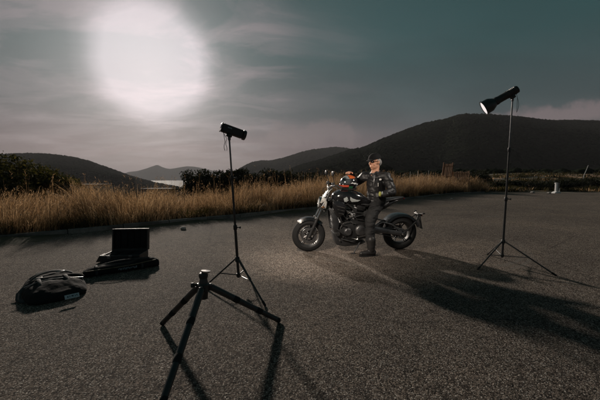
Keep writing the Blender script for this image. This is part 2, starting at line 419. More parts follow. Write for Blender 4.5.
def boards():
    t = NT('weathered_boards'); v = t.coord('Object', (1,1,1)); n = t.noise(t.coord('Object', (9,9,.8)), 6, 5); g = t.N.new('ShaderNodeNewGeometry')
    c = t.ramp(t.math('ADD', t.math('MULTIPLY', n, .5), t.math('MULTIPLY', g.outputs['Random Per Island'], .5)), [(.2, (.10,.055,.035)), (.5, (.32,.17,.10)), (.85, (.55,.32,.20))])
    t.col(c); t.set(Roughness=.85); t.bump(n, .5, .01); return t.m
M['boards'] = boards()
def water_mat():
    t = NT('water'); v = t.coord('World', (1,1,1)); n = t.noise(v, .08, 6, .6); t.col((.02,.03,.032)); t.set(Roughness=.6)
    t.b.inputs['Specular IOR Level'].default_value = .06; t.bump(n, .4, 1.0)
    df = t.N.new('ShaderNodeBsdfDiffuse'); df.inputs[0].default_value = (.03,.035,.037,1)
    mx = t.N.new('ShaderNodeMixShader'); mx.inputs[0].default_value = .3; t.lk(df.outputs[0], mx.inputs[1]); t.lk(t.b.outputs[0], mx.inputs[2]); t.lk(mx.outputs[0], t.out.inputs[0]); return t.m
M['water'] = water_mat()
def worn_paint():
    t = NT('worn_road_paint'); v = t.coord('World'); n = t.noise(v, 5, 6, .75)
    t.col((.26,.25,.235)); t.set(Roughness=.8)
    tp = t.N.new('ShaderNodeBsdfTransparent'); mx = t.N.new('ShaderNodeMixShader'); t.lk(t.ramp(n, [(.48, 0.0), (.60, .75)]), mx.inputs[0])
    t.lk(tp.outputs[0], mx.inputs[1]); t.lk(t.b.outputs[0], mx.inputs[2]); t.lk(mx.outputs[0], t.out.inputs[0]); return t.m
M['worn_paint'] = worn_paint()
def emit(name, c, s):
    t = NT(name); t.col((.6,.6,.6)); t.b.inputs['Emission Color'].default_value = (*c, 1); t.b.inputs['Emission Strength'].default_value = s; return t.m
M['lit_disc'] = emit('lit_diffuser', (1, .93, .92), .62)

# ------------------------------------------------------------------ ground, water, hills
KX = [(-60,-36), (-20,-5.2), (-9.5,3.2), (-5.95,5.95), (-3.53,8.05), (-2.14,9.2), (-1.03,10.3), (.0,11.3), (.9,12.2), (5.7,17.2), (11.8,23.2), (16.5,26.0), (25,26.2), (80,27.5)]
kxs = np.array([k[0] for k in KX], float); kys = np.array([k[1] for k in KX], float)
def yk(x): return np.interp(x, kxs, kys)
def sst(a, b, x):
    t = np.clip((x-a)/(b-a), 0, 1); return t*t*(3-2*t)
def H(x, y):
    x = np.asarray(x, float); y = np.asarray(y, float)
    d = (y-yk(x))*.74
    r = np.hypot(x, y)
    right = sst(9, 22, x-.12*(y-26))
    left_h = .09 - sst(1.5, 7, d)*.9 - sst(5,14,d)*.8 - np.clip(d-9, 0, 70)*.13 - np.clip(d-79, 0, 400)*.035
    left_h = np.maximum(left_h, -24.2)
    left_h = np.where(r > 780, left_h-12*sst(780, 900, r), left_h)
    wob = .18*np.sin(x*.35+1.2)*np.sin(y*.27+.4)
    right_h = .03 + 1.0*sst(1.5, 9, d) + np.clip(d-9, 0, 200)*.012 + wob*sst(1.5, 6, d) + sst(5, 15, d)*sst(23, 33, x)*.75
    h = left_h*(1-right)+right_h*right
    return np.where(d < 0, -.035, h)
def ground():
    n = 220
    s = np.sinh(np.linspace(-6.2, 6.2, n))/np.sinh(6.2)*6000
    xs = s+3; ys = np.sinh(np.linspace(-5.2, 6.8, n))/np.sinh(6.8)*6000+17
    X, Y = np.meshgrid(xs, ys); Z = H(X, Y)
    V = np.stack([X, Y, Z], -1).reshape(-1, 3)
    i = np.arange(n-1); I, J = np.meshgrid(i, i); a = (J*n+I).ravel()
    Fc = np.stack([a, a+1, a+n+1, a+n], -1)
    o = np_mesh('ground', V, Fc, M['soil'], smooth=True); tag(o, kind='structure')
ground()
def strip(name, x0, x1, f0, f1, zf, mat, n=160, m=2):
    xs = np.linspace(x0, x1, n); V = []; 
    for j in range(m):
        t = j/(m-1); ys = f0(xs)*(1-t)+f1(xs)*t
        V.append(np.stack([xs, ys, zf(xs, ys)], -1))
    V = np.concatenate(V); Fc = [(j*n+i, j*n+i+1, (j+1)*n+i+1, (j+1)*n+i) for j in range(m-1) for i in range(n-1)]
    o = np_mesh(name, V, Fc, mat, smooth=True); tag(o, kind='structure'); return o
strip('parking_lot', -59, 79, lambda x: x*0-60, lambda x: yk(x), lambda x, y: x*0, M['asphalt'])
strip('dirt_bank', 16.2, 70, lambda x: yk(x)+.6, lambda x: yk(x)+22, lambda x, y: H(x, y)+.05, M['dirt'], 120, 40)
def kerb():
    mb = MB(); px, py = None, None
    pts = [Vector((x, float(yk(x)), 0)) for x in np.linspace(-20, 16.5, 400)]
    acc = 0; seg = [pts[0]]; L = 1.0
    out = [seg[0]]
    for p, q in zip(pts, pts[1:]):
        acc += (q-p).length
        if acc >= L: out.append(q); acc = 0
    for i, (p, q) in enumerate(zip(out, out[1:])):
        t = (q-p).normalized(); nrm = Vector((-t.y, t.x, 0)); mid = (p+q)/2+nrm*.075
        h = .105+random.uniform(-.008, .008)
        mb.box(mid+Vector((0,0,h/2-.02)), ((q-p).length-.012, .15, h+.04), rot=(0, random.uniform(-.006,.006), math.atan2(t.y, t.x)+random.uniform(-.006,.006)), bev=.012)
    o = mb.build('kerb', M['kerb'], smooth=False); tag(o, kind='structure')
kerb()
# faded parking lines (4 mm over the asphalt)
mb = MB()
for a, b in (((430,201.6),(472,199.2)), ((398,204.6),(418,205.4)), ((486,216.5),(500,216.8))):
    A, B = G(*a), G(*b); t = (B-A).normalized(); nn = Vector((-t.y, t.x, 0))*.06; up = Vector((0,0,.004))
    mb.sheet(A-nn+up, B-nn+up, B+nn+up, A+nn+up)
tag(mb.build('painted_line', M['worn_paint'], smooth=False), kind='structure')
# sea
V = [(-5000, 300, -25), (3500, 300, -25), (3500, 5900, -25), (-5000, 5900, -25)]
tag(np_mesh('water', V, [(0,1,2,3)], M['water']), kind='structure')

ICO = None
def ico(sub=1):
    b = bmesh.new(); bmesh.ops.create_icosphere(b, subdivisions=sub, radius=1); b.verts.ensure_lookup_table()
    v = np.array([x.co[:] for x in b.verts]); f = np.array([[q.index for q in p.verts] for p in b.faces]); b.free(); return v, f
def canopy(name, pts, rads, mat, sub=1, squash=.85):
    v, f = ico(sub); n = len(pts)
    jit = 1+rng.uniform(-.28, .28, (n, len(v), 1))
    V = (v[None]*jit*np.array([1,1,squash])*rads[:, None, None])+pts[:, None, :]
    Fc = f[None]+(np.arange(n)*len(v))[:, None, None]
    o = np_mesh(name, V.reshape(-1, 3), Fc.reshape(-1, 3), mat, smooth=False); return o
def hill(name, prof, Y, front, back, base, mat, relief, nlump=0, lr=(2,4), lumpname=None, seed=0, ny=60, pxstep=2.0, lumpmat=None, smin=-1.0):
    prof = sorted(prof); ppx = np.array([p[0] for p in prof], float); ppy = np.array([p[1] for p in prof], float)
    pxs = np.arange(ppx[0], ppx[-1]+.1, pxstep); top = []
    for q in pxs: top.append(P(q, float(np.interp(q, ppx, ppy)), Y))
    tx = np.array([t.x for t in top]); tz = np.array([t.z for t in top])
    def hz(x, s):   # s in -1..1 (front..back)
        z0 = np.interp(x, tx, tz)
        fall = np.where(s < 0, np.cos(np.clip(-s, 0, 1)*math.pi/2)**1.15, np.cos(np.clip(s, 0, 1)*math.pi/2))
        nz = np.array([mnoise.fractal(Vector((a*.004*700/Y+seed, b*1.6, seed)), 1.0, 2.1, 3) for a, b in zip(np.ravel(x), np.ravel(s))]).reshape(np.shape(x))
        rid = np.where(s < 0, np.sin(math.pi*np.clip(-s, 0, 1)), 0.)     # relief vanishes on the ridge and at the foot
        yy = np.where(s < 0, Y+s*front, Y+s*back)/Y
        zf = 1.25+(z0-1.25)*yy*np.cos(np.clip(-s, 0, 1)*math.pi/2)**.7
        w_ = sst(.7, 1.0, -s); zf = zf*(1-w_)+base*w_
        z = np.where(s < 0, np.where(z0 > 1.3, zf, base+(z0-base)*fall), base+(z0-base)*fall)
        return z + relief*np.where(s < 0, (nz-.45)*rid, 0)
    ss = np.linspace(-1, 1, ny); nx = len(tx)
    X, S = np.meshgrid(tx, ss); Z = hz(X, S); Yg = np.where(S < 0, Y+S*front, Y+S*back); X = X*Yg/Y
    V = np.stack([X, Yg, Z], -1).reshape(-1, 3)
    Fc = np.array([(j*nx+i, j*nx+i+1, (j+1)*nx+i+1, (j+1)*nx+i) for j in range(ny-1) for i in range(nx-1)])
    o = np_mesh(name, V, Fc, mat, smooth=True); tag(o, kind='structure')
    if nlump:
        x = rng.uniform(tx[0], tx[-1], nlump); s = smin+(0.06-smin)*rng.power(1.5, nlump)
        k = nlump//6; s[:k] = rng.uniform(-.03, .02, k)
        z = hz(x, s); y = np.where(s < 0, Y+s*front, Y+s*back); x = x*y/Y; r = rng.uniform(*lr, nlump)*(y/Y)**.9*np.where(np.abs(s) < .03, 1.7, 1)
        c = canopy(lumpname or 'forest_canopy', np.stack([x, y, z-r*.35], -1), r, lumpmat or M['forest'])
        tag(c, kind='stuff', label='dark forest canopy covering the '+name.replace('_', ' '), cat='forest')
    return hz
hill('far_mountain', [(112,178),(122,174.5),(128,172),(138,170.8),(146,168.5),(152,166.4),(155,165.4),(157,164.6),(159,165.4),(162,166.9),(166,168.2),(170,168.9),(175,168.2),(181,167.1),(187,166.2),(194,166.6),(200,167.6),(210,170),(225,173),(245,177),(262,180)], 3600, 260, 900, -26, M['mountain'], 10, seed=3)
hill('wooded_hill_left', [(-160,172),(-110,163),(-60,158),(-20,157),(10,155.2),(25,154.5),(45,155),(60,156.5),(75,158.8),(90,162.5),(102,167),(115,171.5),(130,177),(142,180.5),(155,184),(172,187),(190,190.5)], 640, 330, 300, -27, M['hill'], 7, 16000, (2.2,4.2), seed=11)
hill('wooded_hill_middle', [(225,176),(238,171),(246,166),(254,162.8),(262,161.6),(270,161.8),(280,159.8),(290,157),(300,153.5),(312,150.6),(322,149.6),(334,148),(345,149),(365,153),(385,160),(400,168)], 1150, 420, 300, -27, M['hill'], 10, 12000, (3.2,6), seed=23)
hill('wooded_hill_right', [(236,183),(262,178),(285,172),(305,165),(325,159.5),(340,154.5),(352,150.5),(362,149),(372,145),(384,139.5),(398,134.2),(410,129.5),(425,124.5),(434,122.5),(446,120.5),(456,117.2),(466,115.3),(478,115.8),(488,115.2),(500,117),(512,117.2),(526,118.8),(540,120.8),(556,121.8),(575,121.6),(600,122.5),(640,124),(700,130),(800,142),(880,160)], 470, 330, 260, -6, M['hill'], 10, 34000, (1.6,3.4), seed=31, smin=-.98)
# lowland woods between the lot and the bay
def backwoods():
    n = 11000; x = rng.uniform(18, 190, n); y = yk(x)+rng.uniform(26, 150, n)**1.0; z = H(x, y); rad = rng.uniform(.25, .75, n)*(1+y/90)
    tag(canopy('forest_canopy', np.stack([x, y, z+rad*.1], -1), rad, M['forest']), kind='stuff', label='dark scrub between the dirt bank and the foot of the big hill', cat='scrub')
backwoods()
def lowland():
    n = 5200; r = rng.uniform(60, 760, n)**1.0; az = rng.uniform(R(-50), R(16), n)
    x = r*np.sin(az); y = r*np.cos(az); z = H(x, y); rad = rng.uniform(2.2, 4.2, n)*(1+r/900)
    keep = (z > -24.6) & (y > 50) & ~((az > R(-28)) & (az < R(-17)) & (r > 330))
    c = canopy('forest_canopy', np.stack([x, y, z+rad*.2], -1)[keep], rad[keep], M['forest'])
    tag(c, kind='stuff', label='dark woods filling the low ground between the grass and the bay', cat='forest')
lowland()
# pale rocks high on the right hill
for i, (px, py, Y, s, lab) in enumerate(((436,121.6,470,3.2,'pale rock on the hill crest, larger of the two'), (431,123.4,466,2.2,'smaller pale rock just below the hill crest'))):
    c = P(px, py, Y-4); mb = MB()
    for k in range(5): mb.ell((random.uniform(-s,s)*.9, random.uniform(-s,s)*.5, random.uniform(-.3,.3)*s), (s*random.uniform(.5,.9), s*.6, s*random.uniform(.35,.6)), rot=(random.random(), random.random(), random.random()), u=7, v=5)
    o = mb.build('rock', M['rock'], smooth=False); o.location = c; tag(o, lab, 'rock', 'pale rocks on the hill crest')

# ------------------------------------------------------------------ trees and shrubs
def crown_mesh(blobs, n, leaf, mat, name='crown', seed=0):
    r = np.random.default_rng(seed); B = np.array([b[:3] for b in blobs]); Rr = np.array([b[3] for b in blobs])
    w = Rr**2; idx = r.choice(len(B), n, p=w/w.sum()); d = r.normal(size=(n, 3)); d /= np.linalg.norm(d, axis=1)[:, None]
    rad = Rr[idx]*(r.uniform(.35, 1.0, n)**.5)*r.uniform(.85, 1.18, n); d[:, 2] *= .8
    c = B[idx]+d*rad[:, None]
    a = r.normal(size=(n, 3)); a /= np.linalg.norm(a, axis=1)[:, None]; b = np.cross(a, r.normal(size=(n, 3))); b /= np.linalg.norm(b, axis=1)[:, None]
    s = leaf*r.uniform(.6, 1.4, n)[:, None]
    V = np.stack([c-a*s, c+b*s*.45, c+a*s, c-b*s*.45], 1).reshape(-1, 3); Fc = np.arange(n*4).reshape(-1, 4)
    return V, Fc
def tree(name, label, cat, loc, h, w, nblob, nleaf, leaf, mat, seed, group=None, trunk_h=.4, flat=.62, rx=1.0):
    rr = random.Random(seed); t = thing(name, label, cat, loc, group=group)
    mb = MB(); blobs = []; zc = h*(trunk_h+(1-trunk_h)/2)
    ends = []
    for k in range(nblob):
        a = rr.uniform(0, 2*math.pi); q = math.sqrt(rr.random())*w*.5*.75
        z = h*(trunk_h+(1-trunk_h)*rr.uniform(.25, .82)*(1-.35*(q/(w*.5))**2))
        rb = w*rr.uniform(.13, .24); blobs.append((math.cos(a)*q*rx, math.sin(a)*q, z, rb)); ends.append(Vector(blobs[-1][:3]))
    th = h*trunk_h; tr = .028*h
    mid = Vector((rr.uniform(-.05,.05)*h, 0, th*.6))
    mb.tube([(0,0,-.6), (0,0,0), mid, (mid.x*1.3, .02*h, th), (mid.x*1.5, .02*h, h*.75)], [tr*1.25, tr, tr*.8, tr*.65, tr*.2], 8)
    for e in ends[:10]:
        s = Vector((mid.x*1.2, .015*h, th*rr.uniform(.65, 1.1))); m = s.lerp(e, .5)+Vector((0,0,-.03*h))
        mb.tube([s, m, e], [tr*.4, tr*.25, tr*.08], 5)
    mb.build('trunk', M['bark'], t)
    V, Fc = crown_mesh(blobs, nleaf, leaf, mat, seed=seed)
    np_mesh('crown', V, Fc, mat, t)
    return t
places = ['with flat layered crown, leftmost of the row beside the bay', 'second from the bay in the row behind the grass', 'rising just left of the left light stand pole', 'directly behind the left light stand pole',
          'just right of the left light stand pole', 'low and round in the gap before the middle hill', 'standing under the notch of the middle hill', 'midway between the left light stand and the motorcycle',
          'beyond the grass left of the motorcycle mirror', 'behind the motorcycle handlebar', 'behind the helmet on the tank', 'at the right end of the row behind the rider']
specs = [(186,167.5,36,3.6,0),(197,168,35,3.0,1),(208,165,34,3.4,2),(222,167.5,33,3.0,1),(236,166,34,3.4,0),(250,169,33,3.2,2),(266,168.5,35,3.6,1),(283,168,36,3.8,0),(302,170,37,4.0,2),(322,170.5,38,4.2,1),(344,171,39,4.4,0),(400,172,40,5,2)]
for i, ((px, py, Y, w, kd), pl) in enumerate(zip(specs, places)):
    top = P(px, py, Y); g = float(H(top.x, Y)); h = top.z-g
    wrd = ('dark broad-crowned tree ', 'dark bushy tree ', 'dark rounded tree ')[kd]
    tree('broadleaf_tree', wrd+pl, 'tree', (top.x, Y, g), h, w*1.15, (11 if i == 0 else 20+8*kd), (1700 if i == 0 else 5200), .13, M['foliage'], 40+i, 'trees in the row behind the dry grass', trunk_h=.45 if kd == 0 else .25)
# big shrubs at the far left and far right banks
for i, (px, py, Y, w, lab) in enumerate(((8,158,13.5,4.2,'tallest olive shrub behind the grass at the far left'), (33,160.5,14.5,3.6,'olive shrub sloping down beside the tallest one at the left'), (55,172,15.5,2.6,'smaller olive shrub left of the pale building roof'), (-22,160,12.5,4.0,'olive shrub cut by the left edge of the picture'))):
    top = P(px, py, Y); g = float(H(top.x, Y))
    tree('shrub', lab, 'shrub', (top.x, Y, g), top.z-g, w, 26, 15000, .075, M['foliage_olive'], 80+i, 'olive shrubs at the left end of the grass', trunk_h=.12)
labs = ['dark low shrub on the dirt bank just right of the grass end', 'dark shrub behind the right light stand pole', 'spreading dark shrub left of the white marker', 'dark shrub directly behind the white marker', 'wide dark shrub right of the white marker', 'dark shrub on the bank under the leaning pole', 'dark shrub at the right edge of the picture', 'tall dark shrub behind the low board fence']
for i, ((px, py, Y, w), lab) in enumerate(zip(((497,183,30,2.0),(515,181.5,31,2.2),(538,184,29.5,3.2),(556,181.5,30.5,2.6),(572,180,31,3.4),(588,181,32,3.0),(604,179.5,31,3.6),(478,172,36,3.4)), labs)):
    top = P(px, py, Y); g = float(H(top.x, Y))
    tree('shrub', lab, 'shrub', (top.x, Y, g), max(.5, top.z-g), w, 22, 4500, .07, M['foliage'], 120+i, 'dark shrubs on the bank at the right', trunk_h=.08)

# ------------------------------------------------------------------ dry grass
def blades(name, x, y, z, h, w, mat, lean=.35, label=None, plume=.25):
    n = len(x); a = rng.uniform(0, 2*math.pi, n); la = rng.normal(R(-30), 1.0, n)+2.2*np.sin(x*1.7+y*.9); ln = np.abs(rng.normal(0, lean, n))*h
    base = np.stack([x, y, z-.03], -1); wd = np.stack([np.cos(a), np.sin(a), a*0], -1)*w[:, None]; ld = np.stack([np.cos(la), np.sin(la), la*0], -1)
    V = []
    for t, ww in ((0, 1.0), (.4, .85), (.75, .6), (1.0, .1)):
        c = base+np.array([0,0,1])*(h*t*(1-.18*t*t*(ln/h)))[:, None]+ld*(ln*t**2)[:, None]
        V += [c-wd*ww*.5, c+wd*ww*.5]
    V = np.stack(V, 1); Fq = np.array([(0,1,3,2),(2,3,5,4),(4,5,7,6)])
    Fc = (Fq[None]+(np.arange(n)*8)[:, None, None]).reshape(-1, 4); Vall = V.reshape(-1, 3)
    # seed plumes on some blades: a bundle of short drooping spikelets
    k = int(n*plume)
    if k:
        idx = rng.choice(n, k, replace=False); m = 5
        tip = base[idx]+np.array([0,0,1])*(h[idx]*(1-.18*(ln[idx]/h[idx])))[:, None]+ld[idx]*ln[idx][:, None]
        tip = np.repeat(tip, m, 0)-np.array([0,0,1])*rng.uniform(0, .16, k*m)[:, None]
        d = rng.normal(size=(k*m, 3))*[.5,.5,.35]+[0,0,.75]; d /= np.linalg.norm(d, axis=1)[:, None]; L = rng.uniform(.04, .11, k*m)[:, None]
        sd = np.cross(d, rng.normal(size=(k*m, 3))); sd /= np.linalg.norm(sd, axis=1)[:, None]; ww = (np.repeat(w[idx], m)*.9)[:, None]
        PV = np.stack([tip, tip+d*L*.5+sd*ww*.5, tip+d*L, tip+d*L*.5-sd*ww*.5], 1).reshape(-1, 3)
        PF = np.arange(k*m*4).reshape(-1, 4)+len(Vall); Vall = np.concatenate([Vall, PV]); Fc = np.concatenate([Fc, PF])
    o = np_mesh(name, Vall, Fc, mat); tag(o, kind='stuff', label=label, cat='grass'); return o
def grass_points(n, x0, x1, dmax, dmin=.12, pw=1.5):
    x = rng.uniform(x0, x1, n); d = dmin+(dmax-dmin)*rng.uniform(0, 1, n)**pw; y = yk(x)+d/.74; return x, y, d
def clump(x, y, s=.9, seed=0):
    return np.array([mnoise.noise(Vector((a*s+seed, b*s, seed*.3))) for a, b in zip(x, y)])
n = 125000
x = np.concatenate([rng.uniform(-11, 3, int(n*.62)), rng.uniform(3, 16.5, int(n*.38))]); n = len(x)
d = .12+5.4*rng.uniform(0, 1, n)**1.25; y = yk(x)+d/.74
cl = clump(x, y, .8, 4); cl2 = clump(x, y, 2.6, 9)
keep = cl2+rng.uniform(-.25, .55, n) > -.06; x, y, d, cl, cl2 = x[keep], y[keep], d[keep], cl[keep], cl2[keep]
gh = (.40+.36*np.clip(d/1.6, 0, 1)+.40*cl+.34*cl2+.32*sst(-2.5, 2, x)+.12*sst(1, 8, x)-.12*np.exp(-((x+3.6)/.9)**2)+.06*sst(-3,-5,x)-.14*sst(8,13,x))*rng.uniform(.42, 1.22, len(x))
z = H(x, y); dist = np.hypot(x, y)
blades('dry_grass', x, y, z, np.maximum(gh, .15), .0045+.00042*dist*rng.uniform(.6, 1.3, len(x)), M['grass'], .50, 'tall golden dry grass growing behind the kerb')
# tall flowering stalks standing above the mass
n = 900; x, y, d = grass_points(n, -10, 16, 4.5, .8, 1); z = H(x, y); dist = np.hypot(x, y)
blades('reed_stalks', x, y, z, rng.uniform(1.1, 1.75, n)*np.where(x < -2, .8, 1.0), .004+.00035*dist, M['grass'], .14, 'thin flowering stalks rising above the dry grass', plume=1.0)
# green weeds at the foot
n = 26000; x, y, d = grass_points(n, -11, 16.5, 1.2, .05, 1.3); keep = clump(x, y, 1.5, 17) > -.05; x, y = x[keep], y[keep]
blades('weeds', x, y, H(x, y), rng.uniform(.10, .38, len(x)), .006+.0005*np.hypot(x, y), M['green_grass'], .5, 'low dark green weeds along the kerb', plume=0)
# sparse dry tufts on the bank at right
n = 16000; x = rng.uniform(16, 60, n); y = yk(x)+rng.uniform(.2, 14, n); keep = clump(x, y, .45, 33) > .12; x, y = x[keep], y[keep]
blades('dry_tufts', x, y, H(x, y)+.05, rng.uniform(.12, .42, len(x)), .02+.0006*np.hypot(x, y), M['grass'], .5, 'sparse dry tufts on the dirt bank at the right', plume=0)
n = 60000; x = rng.uniform(15.5, 62, n); y = yk(x)+.3+rng.uniform(0, 20, n)*rng.uniform(.3, 1, n); cc = clump(x, y*1.6, .5, 51)+.5*clump(x, y, 1.7, 52); keep = cc > -.05; x, y, cc = x[keep], y[keep], cc[keep]
blades('bank_weeds', x, y, H(x, y)+.05, rng.uniform(.10, .38, len(x))*(1+np.clip(cc, 0, .6)), .03+.0008*np.hypot(x, y), M['green_grass'], .6, 'dark low weeds in patches over the dirt bank', plume=0)
# grit on the asphalt
def grit():
    n = 900; px = rng.uniform(-60, 660, n); yy = 1.2+9*rng.uniform(0, 1, n)**1.4; x = (px-300)/300*yy; keep = yy < yk(x)-.05
    x, yy = x[keep], yy[keep]; r = .0015+.003*rng.uniform(0, 1, len(x))**2.5
    # windblown grit and straw collects along the kerb
    m = 2400; kx = rng.uniform(-9, 9, m); ky = yk(kx)-.05-np.abs(rng.normal(0, .28, m)); x = np.concatenate([x, kx]); yy = np.concatenate([yy, ky]); r = np.concatenate([r, .003+.007*rng.uniform(0, 1, m)**3])
    c = canopy('grit', np.stack([x, yy, r*.4], -1), r, M['rock'], sub=1, squash=.6); tag(c, kind='stuff', label='loose pale grit scattered over the asphalt', cat='grit')
grit()
for i, (px, py, s, lab) in enumerate(((184,229.5,.085,'pale stone lying at the foot of the kerb left of the left light stand'), (452,199.5,.10,'pale stone on the lot edge below the board fence'), (549,193.6,.16,'small pale stone left of the white marker'), (532,193.2,.2,'larger pale stone further left of the white marker'))):
    g = G(px, py); mb = MB()
    for k in range(3): mb.ell((random.uniform(-.4,.4)*s, random.uniform(-.2,.2)*s, s*.35), (s*random.uniform(.6,1), s*.6, s*random.uniform(.35,.5)), rot=(0, 0, random.random()*3), u=8, v=6)
    o = mb.build('stone', M['rock'], smooth=False); o.location = g; tag(o, lab, 'stone', 'pale stones along the lot edge')

# ------------------------------------------------------------------ far built things
def building(label, px0, px1, pytop, Y, depth, wallm, nwin, hh):
    a, b = P(px0, pytop, Y), P(px1, pytop, Y); w = b.x-a.x; top = a.z
    t = thing('building', label, 'building', ((a.x+b.x)/2, Y, top-hh))
    MB().box((0, depth/2, hh/2-1), (w, depth, hh+2)).build('wall', wallm, t, smooth=False)
    MB().box((0, depth/2, hh+.15), (w+.8, depth+.8, .35), bev=.03).build('roof', M['roof'], t, smooth=False)
    for k in range(nwin):
        x = -w/2+(k+.5)*w/nwin
        f = MB()
        for dx, sx, dz, sz in ((-.62,.08,0,1.1),(.62,.08,0,1.1),(0,1.32,.55,.08),(0,1.32,-.55,.08)): f.box((x+dx, -.03, hh-1.3+dz), (sx, .1, sz))
        fo = f.build('window', M['white_paint'], t, smooth=False)
        MB().box((x, .0, hh-1.3), (1.18, .04, 1.02)).build('pane', M['win'], fo, smooth=False)
building('pale flat-roofed building low behind the grass, right of the olive shrubs', 69, 99, 185.3, 95, 7, M['wall'], 5, 4.5)
building('dark flat-roofed building with pale roof edge below the bay', 140, 170, 189.6, 105, 8, M['dark_wall'], 4, 3.5)
# board fences
def fence_panel(label, A, B, h, nb, lean, hA=None):
    A, B = Vector(A), Vector(B); d = B-A; L = d.length
    t = thing('board_fence', label, 'fence', A, (0, 0, math.atan2(d.y, d.x)), 'board fence panels beyond the grass')
    mb = MB(); bw = L/nb
    for k in range(nb):
        hh = (h if hA is None else hA+(h-hA)*k/nb)+random.uniform(-.06,.06)
        x0 = (k+.5)*bw
        mb.prism([(x0-bw*.33, 0), (x0+bw*.33, 0), (x0+bw*.33+lean*hh, hh), (x0-bw*.33+lean*hh, hh)], -.015, .015)
    mb.build('boards', M['boards'], t, smooth=False)
    for f in (.12, .5, .9):
        rail = MB(); rail.box((L/2+lean*h*f, .045, h*f), (L, .05, .09)); rail.build('rail', M['boards'], t, smooth=False)
    for x in (0.02, L-.02):
        p = MB(); p.tube([(x, .1, -.4), (x+lean*(h+.1), .1, h+.1)], .05, 6); p.build('post', M['boards'], t)
gz = 0.2
fa = P(441,180,27); fb = P(450.5,180,27.2); fence_panel('tall weathered board fence panel leaning right beyond the grass', (fa.x, 27, gz), (fb.x, 27.2, gz), 2.35, 6, .12, 2.3)
fa = P(452.8,180,27.4); fb = P(471,180,27.6); fence_panel('lower weathered board fence panel right of the tall leaning one', (fa.x, 27.4, gz), (fb.x, 27.8, gz), 1.62, 10, .0)
# thin posts in the grass left of the fence
for i, (px, py) in enumerate(((410,171.5),(417.5,171),(428.5,170.5))):
    Y = 24.5; tp = P(px, py, Y); mb = MB(); mb.tube([(0,0,-.4),(0.01,0,tp.z*.5),(.03,0,tp.z)], [.035,.03,.028], 7)
    o = mb.build('thin_post', M['pole_grey']); o.location = (tp.x, Y, 0)
    tag(o, ('thin post in the grass farthest left of the board fence', 'thin post in the grass, middle of the three left of the fence', 'thin post in the grass nearest the tall board fence')[i], 'post', 'thin posts left of the board fence')
# leaning pole at right
a = P(583.8,176,33); b = P(588.3,165.2,33); mb = MB(); mb.tube([(0,0,-.3), (0,0,0), (b-a)*.5+Vector((.01,0,0)), b-a], [.036,.036,.03,.026], 8)
o = mb.build('leaning_pole', M['pole_grey']); o.location = a; tag(o, 'pale thin pole leaning right on the bank at the far right', 'pole')
# white marker at the lot edge
g = G(556,193.2); t = thing('marker_post', 'white upright marker on a broad foot with a grey side panel at the lot edge', 'marker', g, (0,0,R(8)))
MB().prism([(-.30,0),(.30,0),(.30,.09),(.10,.16),(-.05,.16),(-.22,.10)], -.16, .16, bev=.012).build('foot', M['white_paint'], t, smooth=False)
MB().box((-.01,0,.50), (.15,.14,.72), bev=.015).build('post', M['white_paint'], t, smooth=False)
MB().prism([(-.16,.80),(-.10,.86),(.065,.87),(.065,.80)], -.07, .07, bev=.006).build('cap', M['white_paint'], t, smooth=False)
MB().box((.19,.03,.53), (.23,.03,.66), bev=.005).build('side_panel', simple('grey_panel', (.22,.20,.19), .8), t, smooth=False)
MB().box((.26,-.03,.26), (.05,.05,.28), bev=.005).build('strut', M['white_paint'], t, smooth=False)

# ------------------------------------------------------------------ light stands
def stand(label, centre, feet, hubz, top, bracez, group, sec, bent=None):
    c = Vector(centre); t = thing('light_stand', label, 'light stand', c, group=group)
    T = Vector(top)-c; ax = T.normalized()
    z = lambda h: ax*(h/ax.z)
    # telescoping column: thick lower, thin upper
    MB().tube([z(bracez-.03), z(sec[0])], .0155, 12).build('lower_column', M['black_metal'], t)
    MB().tube([z(sec[0]-.02), z(sec[1])], .0125, 12).build('middle_column', M['black_metal'], t)
    MB().tube([z(sec[1]-.02), T], .0095, 12).build('upper_column', M['dark_steel'], t)
    for h, r in ((sec[0], .021), (sec[1], .018)):
        m = MB(); m.lathe([(r*.8,-.03),(r,-.025),(r,.02),(r*.8,.028)], z(h), ax, 14); m.tube([z(h)+Vector((r,0,0)), z(h)+Vector((r+.03,-.01,0))], .007, 8); m.ell(z(h)+Vector((r+.036,-.012,0)), (.010,.010,.014)); m.build('collar', M['black_plastic'], t)
    m = MB(); m.lathe([(.018,-.03),(.026,-.025),(.026,.022),(.02,.03)], z(hubz), ax, 14); m.build('hub', M['black_plastic'], t)
    m = MB(); m.lathe([(.018,-.02),(.023,-.016),(.023,.016),(.018,.02)], z(bracez), ax, 14); m.build('lower_hub', M['black_plastic'], t)
    for f in feet:
        f = Vector(f)-c; d = Vector((f.x, f.y, 0)).normalized(); s = z(hubz)+d*.028; e = f+Vector((0,0,.012))
        lg = MB().tube([s, s.lerp(e, .5), e], .0095, 10).build('leg', M['black_metal'], t)
        MB().tube([e-(e-s).normalized()*.05, e+(e-s).normalized()*.006], [.013,.012], 10).build('rubber_foot', M['rubber'], lg)
        m = s.lerp(e, .50); MB().tube([z(bracez)+d*.024, m], .006, 8).build('brace', M['black_metal'], t)
        # rivet block where brace meets leg
    m = MB(); m.lathe([(.013,-.03),(.016,-.02),(.016,.02),(.008,.03)], T, ax, 12); m.build('spigot', M['dark_steel'], t)
    return t, T+c
c1 = Vector((-.69, 3.33, 0))
tp = P(229.2, 137.5, 3.32)
st1, top1 = stand('slim black light stand behind the low tripod, holding the boxy strobe', c1, [G(265,306.5), G(204.5,288), G(250.5,280.5)], .335, tp, .155, 'black light stands', (.70, 1.25))
c2 = Vector((2.93, 4.28, 0)); tp2 = P(512.6, 99, 4.28)
